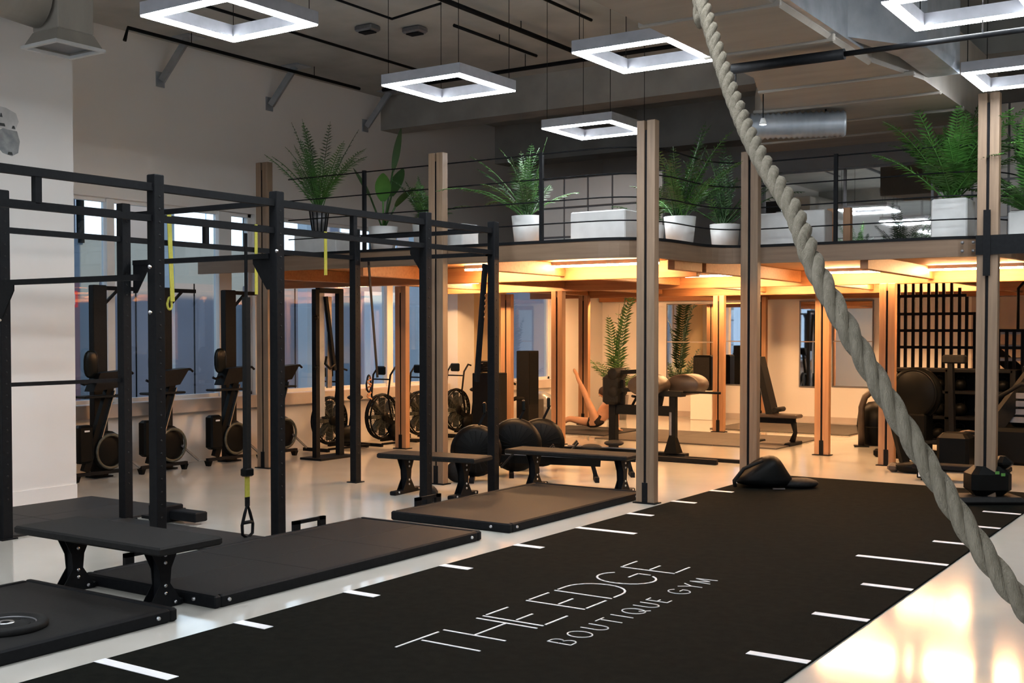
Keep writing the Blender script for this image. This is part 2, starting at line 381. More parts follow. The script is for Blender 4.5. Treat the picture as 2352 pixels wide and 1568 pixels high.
# cable railing on the deck edge
rl = thing('cable_railing', 'thin black cable railing around the deck edge', 'railing', (0, 0, 0))
rp = [(x, y+.02) for x, y in edge if x > -11.5]
rp = [(-10.8, D0+.02)] + [p for p in rp][0:]
for z in (3.0, 3.25, 3.5, 3.78):
    MB().tube([(x, y, z) for x, y in rp], .008, 5).build('cable', 'black', rl)
for (x, y) in ((-9.5, D0+.02), (-6.9, D0+.02), (-4.2, D1+.02), (-2.38, 15.5)):
    MB().box(x-.02, y-.02, ZT+.018, x+.02, y+.02, 3.8).build('rail_post', 'black', rl)
for (x, y, h) in ((-5.0, 14.2, .45), (-4.65, 14.1, .52), (-4.45, 14.1, .52), (-3.3, 14.2, .42)):
    tag(MB().box(x-.045, y-.045, ZT-.012, x+.045, y+.045, ZT+h, .005).build('timber_stub', 'wood'), {-5.0: 'low timber stub on the deck just right of the rope', -4.65: 'left of two pale timber stubs standing together on the deck', -4.45: 'right of two pale timber stubs standing together on the deck', -3.3: 'short timber stub on the deck left of the white square pot'}[x], 'post', 'short timber stubs on the deck')

# ================================================================ CEILING SERVICES
def pendant(x, y, label, s=.95):
    t = thing('square_pendant', label, 'lamp', (x, y, 4.2), 0, 'square LED pendants')
    h = s/2; wd = .095
    def ring(z0, z1, a, b):
        m = MB(); m.box(-a, -a, z0, a, -b, z1); m.box(-a, b, z0, a, a, z1); m.box(-a, -b, z0, -b, b, z1); m.box(b, -b, z0, a, b, z1); return m
    ring(.012, .11, h, h-wd).build('housing', 'housing', t)
    ring(0, .012, h-.004, h-wd+.004).build('diffuser', 'led', t)
    for i in (-1, 1):
        for j in (-1, 1): MB().tube([(i*(h-.05), j*(h-.05), .11), (i*(h-.05), j*(h-.05), ZC-4.2)], .004, 4).build('cable', 'black', t)
    return t
pendant(-6.8, 6.27, 'large square LED pendant nearest the camera at the top left')
pendant(-6.88, 9.2, 'square LED pendant hanging in the middle of the left row')
pendant(-6.86, 12.1, 'square LED pendant farthest back in the left row, above the deck')
pendant(-4.66, 9.1, 'square LED pendant partly hidden by the air duct')
pendant(-2.0, 9.05, 'square LED pendant at the top right corner, nearer one')
pendant(-2.05, 11.8, 'square LED pendant at the right edge above the feathery plant')
for x, a_ in ((-6.8, 'left'), (-2.0, 'middle'), (.4, 'right')):
    for y, b_ in ((3.4, 'nearest'), (.4, 'second'), (-2.4, 'last')):
        if x > 0 and y > 0: continue
        pendant(x, y, 'square LED pendant outside the picture, %s row, %s one' % (a_, b_), .95)
# main insulated duct
du = thing('air_duct', 'wide insulated air duct running away under the ceiling, with crosswise seams', 'duct', (0, 0, 0))
MB().box(-4.15, -4, 4.16, -3.05, 10.35, 4.8, .03).build('duct_body', 'duct', du)
MB().prism([(-4.15, 10.3), (-3.05, 10.3), (-2.85, 11.3), (-2.85, 14.7), (-5.9, 14.7), (-4.7, 12)], 4.18, 4.95).build('duct_body', 'duct', du)
for y in [3.2+1.2*k for k in range(6)]: MB().box(-4.17, y, 4.14, -3.03, y+.05, 4.83, .01).build('seam', 'duct', du)
for k, y in enumerate((10.9, 11.9, 12.9, 13.9)): MB().box(-4.35-.45*k, y, 4.155, -2.84, y+.06, 4.2, .01).build('seam', 'duct', du)
MB().box(-3.05, 6.0, 4.2, -3.0, 9.9, 4.55).build('side_plate', 'galv', du)
MB().prism([(-3.04, 9.4), (-2.55, 10.2), (-2.55, 11.4), (-2.84, 11.4), (-2.84, 10.4)], 4.22, 4.9).build('elbow', 'galv', du)
for y in (5., 9., 13.):
    MB().tube([(-3.0, y, 4.9), (-3.0, y, ZC)], .008, 5).build('hanger', 'black', du); MB().tube([(-4.1, y, 4.9), (-4.1, y, ZC)], .008, 5).build('hanger', 'black', du)
fl_ = thing('flexible_duct', 'short silver flexible duct lying under the wide air duct', 'duct', (-4.37, 12.07, 4.02), 22)
pts = [(x*.1-.45, 0, .02*math.sin(x)) for x in range(10)]
rr = []; pp = []
for i in range(37):
    pp.append((-.5+i*.028, 0, .0)); rr.append(.145 if i % 2 else .125)
MB().tube(pp, rr, 14).build('hose', 'galv', fl_); MB().tube([(-.54, 0, 0), (-.49, 0, 0)], .15, 14).build('collar', 'steel', fl_)
MB().tube([(-.3, 0, .13), (-.3, 0, .22)], .01, 5).tube([(.3, 0, .13), (.3, 0, .22)], .01, 5).build('hanger', 'black', fl_)
# side duct and box over the pier
t = thing('duct_box', 'pale square supply duct box over the left pier with a sloped outlet', 'duct', (-9.98, 7.02, 4.55))
MB().box(-.19, -.19, .16, .21, .21, .62, .01).build('box', 'duct', t)
q = MB(); q.add([(-.19,-.19,.16),(.21,-.19,.16),(.21,.21,.16),(-.19,.21,.16),(-.25,-.25,.03),(.27,-.25,.03),(.27,.27,.03),(-.25,.27,.03)], [(0,1,5,4),(1,2,6,5),(2,3,7,6),(3,0,4,7)])
q.build('flared_outlet', 'duct', t)
q = MB(); q.box(-.27,-.27,0,.29,-.23,.03); q.box(-.27,.25,0,.29,.29,.03); q.box(-.27,-.23,0,-.23,.25,.03); q.box(.25,-.23,0,.29,.25,.03); q.build('outlet_rim', 'whitepot', t)
MB().box(-.22, -.22, .045, .24, .24, .055).build('grille_face', 'darksteel', t)
MB().tube([(-.05, -.19, .42), (-.2, -1.2, .55), (-.3, -4, .62)], .24, 20).build('branch_pipe', 'duct', t)
# ceiling pipes
def pipe(name, pts, r, label, m_='black', hang=()):
    t = thing(name, label, 'pipe', pts[0]); p0 = Vector(pts[0])
    MB().tube([Vector(p)-p0 for p in pts], r, 8).build('pipe_run', m_, t)
    for h in hang:
        h = Vector(h)-p0; MB().tube([h, (h.x, h.y, ZC-p0.z)], .006, 5).build('hanger', 'black', t)
    return t
pipe('sprinkler_pipe', [(-11.9, 9.25, 5.38), (-11.9, 9.3, 5.55), (-11.9, 13.6, 5.55)], .024, 'black pipe along the left wall under the ceiling with a bent end', hang=[(-11.9, 10.3, 5.55), (-11.9, 12.6, 5.55)])
pipe('sprinkler_pipe', [(-11.5, 13.68, 5.5), (-4.3, 13.68, 5.5)], .03, 'main black pipe crossing the ceiling behind the pendants', hang=[(-10.6, 13.68, 5.5), (-8.9, 13.68, 5.5)])
pipe('sprinkler_pipe', [(-10.5, 7, 5.6), (-10.5, 13.6, 5.6)], .02, 'thin pipe under the ceiling between the two left pendants')
pipe('sprinkler_pipe', [(-9.1, 7, 5.62), (-9.1, 11.0, 5.62), (-8.2, 10.8, 5.62)], .016, 'thin bent conduit on the ceiling above the near pendant')
pipe('sprinkler_pipe', [(-8.0, 6.8, 5.58), (-8.0, 13.6, 5.58)], .032, 'thick black pipe running away over the middle pendant', hang=[(-8.0, 12.2, 5.58)])
pipe('sprinkler_pipe', [(-7.1, 8, 5.62), (-7.1, 12.4, 5.62)], .02, 'short conduit on the ceiling left of the wide duct')
pipe('sprinkler_pipe', [(-8.6, 11.6, 5.6), (-8.6, 13.5, 5.6)], .022, 'short thin pipe just behind the middle pendant', hang=[(-8.6, 12.6, 5.6)])
pipe('sprinkler_pipe', [(-2.9, 3, 4.86), (-2.9, 10.6, 4.86)], .022, 'dark pipe running along the right side of the wide duct')
t = thing('cross_pipe', 'thick dark pipe crossing under the wide duct to the right', 'pipe', (-4.0, 9.45, 4.08))
MB().tube([(0, 0, 0), (.98, 0, 0)], .045, 12).build('insulated_length', 'black', t)
MB().tube([(.98, 0, 0), (4.4, 0, .0)], .022, 10).build('bare_length', 'black', t)
for x in (2.05, 4.0): MB().tube([(x, 0, .02), (x, 0, ZC-4.08)], .006, 5).build('hanger', 'steel', t)
for x, y, lb in ((-9.75, 11.3, 'small dark junction box on the ceiling left of a bent conduit'), (-9.3, 11.7, 'grey junction box on the ceiling right of a dark one')):
    t = thing('junction_box', lb, 'box', (x, y, ZC-.05)); MB().box(-.14, -.1, -.03, .14, .1, .05, .02).build('box_body', 'darksteel', t); MB().box(-.1, -.07, -.045, .1, .07, -.03, .01).build('cover', 'black', t)
# wall brackets
for k, (y, lb) in enumerate(((10.3, 'slanted grey strut high on the left wall, nearest one'), (12.3, 'slanted grey strut high on the left wall, middle one'), (14.45, 'slanted grey strut high on the left wall, farthest one'))):
    t = thing('wall_strut', lb, 'bracket', (WX, y, 5.15), 0, 'slanted struts on the left wall')
    MB().bar((.04, 0, 0), (.42, .12, .54), .05, .09).build('strut', 'galv', t)
    MB().box(0, -.07, -.08, .015, .07, .12).build('wall_plate', 'galv', t)
    MB().box(.28, -.03, .535, .6, .27, .55).build('ceiling_plate', 'galv', t)

for x, y, z, lb in ((-4.06, 9.66, 3.82, 'small white spot lamp hanging beside the rope under the air duct'), (-4.35, 11.05, 3.87, 'small white spot lamp hanging just left of the silver flexible duct')):
    t = thing('spot_lamp', lb, 'lamp', (x, y, z))
    MB().lathe([(.0, .07), (.02, .065), (.04, .0), (.036, 0), (.015, .05), (0, .055)], 16).build('shade', 'whitepot', t); MB().lathe([(0, .004), (.033, .004), (.033, .012), (0, .012)], 14).build('bulb', 'led', t); MB().tube([(0, 0, .065), (0, 0, 4.19-z)], .006, 5).build('cord', 'black', t)
# climbing rope
RP = [(-2.7, 5.6, 5.69), (-1.787, 3.899, 3.102), (-1.71, 3.766, 2.964), (-1.445, 3.389, 2.563), (-1.217, 3.052, 2.297), (-1.028, 2.811, 2.108), (-0.916, 2.641, 1.965), (-0.828, 2.575, 1.836), (-0.754, 2.56, 1.715), (-0.643, 2.569, 1.528), (-0.535, 2.575, 1.358), (-0.438, 2.576, 1.231), (-0.339, 2.637, 1.096), (-.1, 2.7, .75), (.25, 2.8, .25), (.4, 2.85, .03)]
P = [Vector(p) for p in RP]
def smoothpath(P, step=.012):
    out = []
    for i in range(len(P)-1):
        p0 = P[max(i-1, 0)]; p1 = P[i]; p2 = P[i+1]; p3 = P[min(i+2, len(P)-1)]
        n = max(2, int((p2-p1).length/step))
        for k in range(n):
            t = k/n; out.append(.5*((2*p1)+(-p0+p2)*t+(2*p0-5*p1+4*p2-p3)*t*t+(-p0+3*p1-3*p2+p3)*t**3))
    out.append(P[-1]); return out
sp = smoothpath(P)
t = thing('climbing_rope', 'thick twisted climbing rope hanging diagonally across the right side', 'rope', RP[0])
L = 0; acc = [0]
for a, b in zip(sp, sp[1:]): L += (b-a).length; acc.append(L)
for s_ in range(3):
    pl = []
    for i, p in enumerate(sp):
        tn = (sp[min(i+1, len(sp)-1)]-sp[max(i-1, 0)]).normalized(); r = tn.cross(Vector((1, 0, 0))).normalized(); q = tn.cross(r)
        a = acc[i]/.205*2*math.pi + s_*2*math.pi/3
        pl.append(p-P[0]+(r*math.cos(a)+q*math.sin(a))*.0125)
    MB().tube(pl, .0142, 8).build('strand', 'rope', t)
MB().tube([(0, 0, -.1), (0, 0, 0)], .03, 10).build('ceiling_anchor', 'black', t)

# ================================================================ TURF
tf = thing('turf_track', 'long black turf track with white tick marks and lettering', 'turf', (0, 0, 0))
MB().box(-5.33, -3, .0, -2.1, 13.82, .014, .004).build('turf_mat', 'turf', tf)
for yy, long_ in ((2.9, 0), (3.95, 1), (4.95, 0), (5.95, 0), (7.03, 0), (8.05, 0), (9.07, 1), (10.06, 0), (11.05, 0), (12.03, 0), (13.0, 0)):
    MB().box(-5.33, yy-.045, .0135, -4.73 if long_ else -5.06, yy+.03, .0165).build('tick_mark', 'white', tf)
    y2 = yy+.1
    MB().box(-2.1, y2-.04, .0135, -2.8 if long_ else -2.45, y2+.03, .0165).build('tick_mark', 'white', tf)
# single-stroke lettering; u runs along the track (reading direction), v from cap line (0) to base line (1)
def arc(cx, cy, rx, ry, a0, a1, n=12): return [(cx+rx*math.cos(R(a0+(a1-a0)*i/n)), cy+ry*math.sin(R(a0+(a1-a0)*i/n))) for i in range(n+1)]
G = {'T': [[(0, 0), (1, 0)], [(.5, .08), (.5, 1)]], 'H': [[(0, 0), (0, 1)], [(1, 0), (1, 1)], [(.04, .5), (.95, .5)]],
     'E': [[(0, 0), (0, 1)], [(.12, 0), (.9, 0)], [(.12, .52), (.7, .52)], [(.12, 1), (.95, 1)]],
     'D': [[(0, 0), (0, 1)], [(.12, 0)] + arc(.4, .5, .6, .5, -90, 90) + [(.12, 1)]],
     'G': [arc(.5, .5, .5, .5, -50, -320, 20)[:], [(.98, .72), (.98, .5), (.6, .5)]],
     'B': [[(0, 0), (0, 1)], [(0, 0)] + arc(.45, .24, .4, .24, -90, 90) + [(0, .48)], [(0, .48)] + arc(.5, .74, .48, .26, -90, 90) + [(0, 1)]],
     'O': [arc(.5, .5, .5, .5, 0, 360, 20)], 'U': [[(0, 0), (0, .6)] + arc(.5, .6, .5, .4, 180, 0) + [(1, .6), (1, 0)]],
     'I': [[(.5, 0), (.5, 1)]], 'Q': [arc(.5, .5, .5, .5, 0, 360, 20), [(.62, .7), (1, 1.05)]],
     'Y': [[(0, 0), (.5, .5), (1, 0)], [(.5, .5), (.5, 1)]], 'M': [[(0, 1), (.1, 0), (.5, .8), (.9, 0), (1, 1)]]}
def letter(ch, x0, x1, ya, yb, wd):
    m = MB()
    for st in G[ch]:
        pts = [(x0+(x1-x0)*v, ya+(yb-ya)*u) for u, v in st]
        for (a, b) in zip(pts, pts[1:]):
            d = Vector((b[0]-a[0], b[1]-a[1], 0))
            if d.length < 1e-6: continue
            d.normalize(); e = d*(wd*.35)
            m.bar((a[0]-e.x, a[1]-e.y, .0155), (b[0]+e.x, b[1]+e.y, .0155), wd, .003)
    return m.build('letter', 'white', tf)
for ch, a, b in (('T', 5.04, 5.43), ('H', 5.49, 5.83), ('E', 5.90, 6.2), ('E', 6.40, 6.70), ('D', 6.76, 7.12), ('G', 7.2, 7.58), ('E', 7.72, 8.0)):
    letter(ch, -4.15, -3.71, a, b, .014)
yy = 5.6
for ch, wd in (('B', .11), ('O', .15), ('U', .12), ('T', .12), ('I', .05), ('Q', .15), ('U', .12), ('E', .09), (' ', .07), ('G', .15), ('Y', .13), ('M', .15)):
    if ch != ' ': letter(ch, -3.5, -3.345, yy+.02, yy+wd, .008)
    yy += wd+.06

# ================================================================ PLATFORMS, MATS, PLATE
def platform(x0, x1, y0, y1, label, nx=2, ny=3, handles=()):
    t = thing('lifting_platform', label, 'platform', (x0, y0, 0)); X = x1-x0; Y = y1-y0; e = .055
    q = MB(); q.box(0, 0, 0, X, e, .085, .012); q.box(0, Y-e, 0, X, Y, .085, .012); q.box(0, e, 0, e, Y-e, .085, .012); q.box(X-e, e, 0, X, Y-e, .085, .012)
    q.build('frame', 'black', t)
    w_ = (X-2*e)/nx; h_ = (Y-2*e)/ny
    for i in range(nx):
        for j in range(ny):
            MB().box(e+i*w_+.0015, e+j*h_+.0015, 0, e+(i+1)*w_-.0015, e+(j+1)*h_-.0015, .078, .002).build('rubber_tile', 'rubber', t)
    q = MB()
    for px, py in ((X-.03, .12), (X-.03, Y-.15)): q.lathe([(0, .012), (.012, .012), (.014, 0)], 8, T(px+.03, py, .045) @ XR)
    q.lathe([(0, .012), (.012, .012), (.014, 0)], 8, T(X-.2, 0, .045) @ Matrix.Rotation(R(90), 4, 'X'))
    q.build('bolt', 'steel', t)
    for hy in handles:
        h = MB(); h.box(-.03, hy-.2, .05, 0, hy-.12, .16); h.box(-.03, hy+.12, .05, 0, hy+.2, .16); h.box(-.03, hy-.2, .13, 0, hy+.2, .16)
        h.build('carry_handle', 'black', t)
    return t
platform(-7.22, -5.70, 1.9, 4.79, 'black rubber platform at the lower left corner carrying a weight plate', 1, 2)
platform(-7.08, -5.73, 5.12, 8.12, 'long black rubber platform in the middle beside the turf', 2, 3, (.55, 2.3))
platform(-7.08, -5.71, 8.52, 11.1, 'black rubber platform farthest back beside the timber corner post', 1, 1, (.6,))
def flatmat(x0, x1, y0, y1, label, m_='mat', nx=1, ny=1):
    t = thing('floor_mat', label, 'mat', (x0, y0, 0))
    for i in range(nx):
        for j in range(ny):
            w_ = (x1-x0)/nx; h_ = (y1-y0)/ny
            MB().box(i*w_+.001, j*h_+.001, 0, (i+1)*w_-.001, (j+1)*h_-.001, .022, .004).build('tile', m_, t)
flatmat(-10.72, -9.2, 4.2, 7.85, 'dark rubber mat at the foot of the left wall pier', 'mat', 2, 3)
flatmat(-9.19, -7.12, 6.45, 7.12, 'dark rubber mat strip inside the rig beside the middle platform', 'mat', 2, 1)
flatmat(-9.6, -6.4, 16.9, 19.0, 'large grey mat under the padded machine and incline bench', 'warmmat', 3, 2)
flatmat(-11.3, -9.7, 17.4, 18.9, 'dark mat under the reclining person', 'mat', 2, 1)
flatmat(-8.8, -6.2, 19.8, 21.9, 'grey-brown mat below the wall mirrors', 'warmmat', 2, 2)
t = thing('weight_plate', 'black bumper plate lying flat on the lower left platform', 'weight plate', (-6.16, 3.92, .078))
MB().lathe([(.03, .005), (.03, .03), (.07, .032), (.10, .018), (.16, .018), (.182, .04), (.225, .04), (.235, .03), (.235, .008), (.228, 0), (.03, 0)], 40).build('plate_body', 'rubber', t)
MB().lathe([(.026, .034), (.045, .036), (.05, .03), (.05, .004), (.026, .004), (.026, .034)], 24).build('hub', 'steel', t)
q = MB()
for k in range(4):
    a0 = k*90+20
    pts = [(.13*math.cos(R(a0+j*6)), .13*math.sin(R(a0+j*6)), .019) for j in range(8)]; MB().tube(pts, .004, 5).build('raised_rib', 'rubber', t)
MB().tube([(.168*math.cos(R(a)), .168*math.sin(R(a)), .022) for a in range(0, 360, 12)], .006, 6, closed=True).build('steel_ring', 'darksteel', t)

# ================================================================ TRAINING RIG
rg = thing('training_rig', 'black steel pull-up rig of square uprights joined by long top bars', 'rig', (0, 0, 0))
FX, BX = -7.3, -9.2; H = 3.02
def upright(x, y, holes=True):
    m = MB().box(x-.047, y-.047, 0, x+.047, y+.047, H, .006); o = m.build('upright', 'black', rg)
    MB().box(x-.075, y-.075, 0, x+.075, y+.075, .012).build('foot_plate', 'black', o)
    h = MB()
    for k in range(26):
        z = .35+k*.1
        h.lathe([(0, .003), (.008, .003), (.0105, .0)], 8, T(x+.047, y, z) @ XR)
    h.build('bolt_hole', 'rubber', o)['kind'] = 'stuff'; return o
for y in (3.0, 5.95, 7.25, 9.35, 10.57): upright(FX, y)
for y in (3.0, 5.86, 7.12, 10.42): upright(BX, y)
def rbar(a, b, w_=.05, name='crossbar'): return MB().bar(a, b, w_, w_).build(name, 'black', rg)
fy = [3.0, 5.95, 7.25, 9.35, 10.57]; by = [3.0, 5.86, 7.12, 10.42]
for X, ys in ((FX, fy), (BX, by)):
    for a, b in zip(ys, ys[1:]):
        rbar((X, a+.04, 2.92), (X, b-.04, 2.92), .06); rbar((X, a+.04, 2.68), (X, b-.04, 2.68), .05)
for y in (4.92, 8.25): rbar((FX, y, 2.70), (FX, y, 2.89), .05, 'strut')
rbar((BX, 8.13, 2.70), (BX, 8.13, 2.89), .05, 'strut')
for y, z in ((5.82, 2.22), (7.21, 2.46), (10.5, 2.66), (7.21, 2.92), (10.5, 2.92)): rbar((BX+.04, y, z), (FX-.04, y, z), .045)
rbar((BX, 5.84, 1.34), (BX, 7.16, 1.34), .035, 'low_bar')
for y, z, X, sgn in ((5.8, 2.2, BX, 1), (7.2, 2.45, BX, 1), (7.22, 2.45, FX, -1), (9.43, 2.66, FX, -1)):
    m = MB(); m.prism([(0, 0), (.22*sgn, 0), (.22*sgn, -.05), (.05*sgn, -.28), (0, -.28)], -.006, .006, T(X+.04*sgn, y, z) @ Matrix.Rotation(R(90), 4, 'X')); m.build('gusset', 'black', rg)
for x, y, z in ((FX+.046, 7.2, 2.5), (BX+.046, 5.8, 2.05), (BX+.046, 5.8, 1.9), (FX+.046, 5.85, 2.3), (FX+.046, 5.85, 1.95)):
    MB().lathe([(0, .014), (.011, .014), (.011, 0), (.017, 0)], 6, T(x, y, z) @ XR).build('bolt', 'steel', rg)
# J-cups / boxes at the base of the rear upright
t = thing('weight_block', 'low black block at the foot of the rear rig upright', 'weight', (-8.85, 7.28, 0))
MB().box(-.1, -.1, .0, .14, .12, .16, .01).build('block', 'black', t); MB().box(.14, -.05, .03, .5, .1, .12, .01).build('arm', 'black', t); MB().box(-.3, -.02, 0, -.1, .02, .03).build('tongue', 'black', t)

# ================================================================ BENCHES
def bench(x, y, L, label, rz=0, W=.5, H_=.45, legs=(-.42, .42), bolts='steel', fh=.27):
    t = thing('gym_bench', label, 'bench', (x, y, 0), rz)
    MB().box(-L/2, -W/2, H_-.055, L/2, W/2, H_, .012).build('seat_top', 'rubber', t)
    for lx in legs:
        l = MB(); l.box(lx-.035, -.035, .03, lx+.035, .035, H_-.055, .006)
        o = l.build('leg', 'black', t)
        g_ = MB()
        for s_ in (-.042, .035):
            g_.prism([(-.035, .40), (-.12, .40), (-.05, .26), (-.04, .16), (-.13, .03), (.13, .03), (.04, .16), (.05, .26), (.12, .40)], 0, .007, T(lx+s_, 0, 0) @ Matrix.Rotation(R(90), 4, 'Y') @ Matrix.Rotation(R(90), 4, 'Z'))
        g_.build('gusset_plate', 'black', o)
        f = MB().box(lx-.04, -fh, 0, lx+.04, fh, .045, .008); f.build('foot', 'black', t)
        b_ = MB()
        for py, pz in ((-.0, .10), (0, .15), (0, .30), (0, .35), (.07-fh, .03), (fh-.07, .03)): b_.lathe([(0, .008), (.010, .008), (.012, 0)], 8, T(lx+.043, py, pz) @ XR)
        b_.build('bolt', bolts, o)
    return t
bench(-6.52, 4.96, 1.52, 'black flat bench in the left foreground with white-headed bolts', 0, .52, .46, (-.45, .46), 'steel', .15)
bench(-7.77, 10.1, 1.25, 'black flat bench in the middle distance behind the rig', 6, .42, .45, (-.37, .37))
bench(-6.68, 11.25, 1.55, 'black flat bench farthest right, ending at the timber corner post', 3, .42, .45, (-.5, .62))
# ballast mats
# ================================================================ STRAPS
def strap(x, y, z0, z1, w_, label, m_='yellow', lean=(0, 0)):
    t = thing('training_strap', label, 'strap', (x, y, z1)); L = z1-z0
    q = MB(); n = 8
    for i in range(n):
        a = i/n; b = (i+1)/n
        q.bar((lean[0]*a, lean[1]*a, -L*a), (lean[0]*b, lean[1]*b, -L*b), w_, .008, (1, 0, 0))
    q.build('webbing', m_, t); return t
def loop(t, z, m_='black', rx=.045, rz_=.1):
    pts = [(0, rx*math.sin(2*math.pi*k/16)*(1.0 if math.cos(2*math.pi*k/16) < 0 else .75), z-rz_+rz_*math.cos(2*math.pi*k/16)) for k in range(16)]
    MB().tube(pts, .012, 7, closed=True).build('handle_loop', m_, t)
s1 = strap(BX+.05, 7.62, 2.1, 2.96, .05, 'yellow hanging strap beside the tall left rig upright', lean=(.02, .02)); loop(s1, -.82, 'yellow', .03, .06)
strap(BX+.05, 8.78, 2.2, 2.95, .04, 'yellow strap hanging left of the second front upright')
strap(BX+.05, 9.86, 2.45, 2.95, .045, 'yellow strap hanging behind the middle of the rig')
t = thing('suspension_trainer', 'black suspension trainer with yellow band and black loop handle hanging low', 'strap', (-7.44, 7.02, 2.65))
MB().bar((0, .0, 0), (0, 0, -.62), .028, .012, (1, 0, 0)).build('upper_strap', 'black', t)
MB().bar((0, .0, -.55), (0, .0, -2.03), .05, .05, (1, 0, 0)).build('sleeve', 'rubber', t)
MB().box(-.04, -.045, -2.1, .04, .045, -2.03, .01).build('buckle', 'gloss', t)
MB().bar((0, 0, -2.09), (0, 0, -2.28), .052, .008, (1, 0, 0)).build('yellow_band', 'yellow', t)
MB().bar((0, 0, -2.28), (0, 0, -2.36), .04, .02, (1, 0, 0)).build('keeper', 'black', t)
pts = [(.0, .0, -2.34), (0, .03, -2.42), (0, .062, -2.52), (0, .058, -2.6), (0, .0, -2.64), (0, -.058, -2.6), (0, -.062, -2.52), (0, -.03, -2.42)]
MB().tube(pts, .014, 8, closed=True).build('foot_loop', 'black', t); MB().tube([(0, -.058, -2.5), (0, .058, -2.5)], .016, 8).build('grip', 'black', t)
s2 = strap(-9.1, 10.55, 1.25, 2.66, .035, 'long black strap hanging beside the slim middle upright', 'black', (.05, .1)); loop(s2, -1.38)
q = MB()
for k in range(9): q.tube([( .01*math.sin(k), .04*math.sin(k*2.2+j), -1.4-.03*k-.01*j) for j in range(4)], .011, 5)
q.build('frayed_cord', 'terracotta', s2)
t = thing('chain_strap', 'black strap with small brass rings hanging on the last front upright', 'strap', (-7.36, 10.5, 2.55))
MB().bar((0, 0, 0), (-.03, -.12, -1.3), .07, .03, (1, 0, 0)).build('webbing', 'black', t)
q = MB()
for k in range(5): q.lathe([(.012, -.004), (.018, 0), (.012, .004)], 8, T(.02, -.02-.005*k, -.35-.06*k) @ XR)
q.build('ring', 'terracotta', t)

# ================================================================ EXERCISE BIKES BY THE WALL
def upright_bike(y, label, x=-11.95):
    t = thing('exercise_bike', label, 'exercise bike', (x, y, 0), 0, 'exercise bikes along the left wall')
    MB().bar((0, -.36, .085), (0, .38, .085), .05, .04).build('base_bar', 'black', t)
    for q in (-.34, .34):
        MB().add([(-.05, q-.03, .07), (.05, q-.03, .07), (.05, q+.03, .07), (-.05, q+.03, .07), (-.03, q-.018, 0), (.03, q-.018, 0), (.03, q+.018, 0), (-.03, q+.018, 0)], [(0, 1, 2, 3), (7, 6, 5, 4), (0, 4, 5, 1), (1, 5, 6, 2), (2, 6, 7, 3), (3, 7, 4, 0)]).build('foot', 'gloss', t)
    fm = MB().bar((0, -.22, .12), (0, .14, 1.12), .09, .07, (1, 0, 0)).build('frame_post', 'gloss', t)
    MB().bar((.055, -.02, .52), (.055, .17, 1.08), .012, .035, (1, 0, 0)).build('silver_stripe', 'steel', fm)
    s_ = MB().ball((0, 0, 0), .05, .23, .25, 20, T(-.02, .12, .34)); s_.build('flywheel_housing', 'gloss', t)
    w_ = MB(); w_.lathe([(.19, -.012), (.215, -.012), (.225, 0), (.215, .012), (.19, .012), (.185, 0), (.19, -.012)], 28, T(.05, .12, .34) @ XR); w_.build('flywheel_rim', 'fanmesh', t)
    MB().box(-.07, -.34, .22, .07, -.14, .68, .03).build('rear_shroud', 'gloss', t)
    MB().box(.071, -.27, .6, .074, -.2, .62).build('badge', 'white', t)
    MB().box(-.12, -.28, 1.00, .10, .30, 1.03, .012).build('seat', 'rubber', t)
    MB().add([(-.08, -.16, 1.08), (.1, -.16, 1.08), (.1, .2, 1.12), (-.08, .2, 1.12), (-.08, -.06, 1.30), (.1, -.06, 1.30), (.1, .36, 1.33), (-.08, .36, 1.33)], [(0, 3, 2, 1), (4, 5, 6, 7), (0, 1, 5, 4), (1, 2, 6, 5), (2, 3, 7, 6), (3, 0, 4, 7)]).build('handlebar_bracket', 'black', t)
    c = MB().ball((0, -.12, 1.41), .035, .10, .17, 18, None, .7).build('console', 'screen', t)
    MB().tube([(.02, .3, 1.31), (.04, .42, 1.31), (.04, .46, 1.28)], .017, 8).build('handle', 'black', t)
    MB().tube([(.0, -.1, 1.2), (.06, -.26, 1.17), (.05, -.3, 1.19)], .017, 8).build('handle', 'black', t)
    MB().bar((.02, .28, .32), (.04, .55, .10), .025).build('rear_strut', 'darksteel', t)
    return t
upright_bike(8.88, 'black exercise bike nearest the left wall pier')
upright_bike(9.83, 'black exercise bike between the two tall rig uprights')
upright_bike(10.92, 'black exercise bike with a fully visible flywheel, middle of the window row')
upright_bike(11.86, 'black exercise bike half hidden behind the hanging loop handle')
def mast(y, label, x=-12.2):
    t = thing('wall_mast', label, 'post', (x, y, 0), 0, 'tall dark masts behind the bikes')
    MB().box(-.05, -.1, 0, .05, .1, 2.38, .01).build('column', 'rubber', t)
    MB().box(-.03, .1, 2.32, .03, .52, 2.37).build('top_arm', 'black', t); MB().bar((0, .1, 2.15), (0, .3, 2.33), .03).build('brace', 'black', t)
    MB().box(-.1, -.13, 0, .1, .13, .015).build('foot_plate', 'black', t)
mast(9.05, 'tall dark mast with a top arm behind the nearest bike'); mast(10.06, 'tall dark mast hidden behind the tall rig upright'); mast(11.18, 'tall dark mast with a top arm behind the third bike')

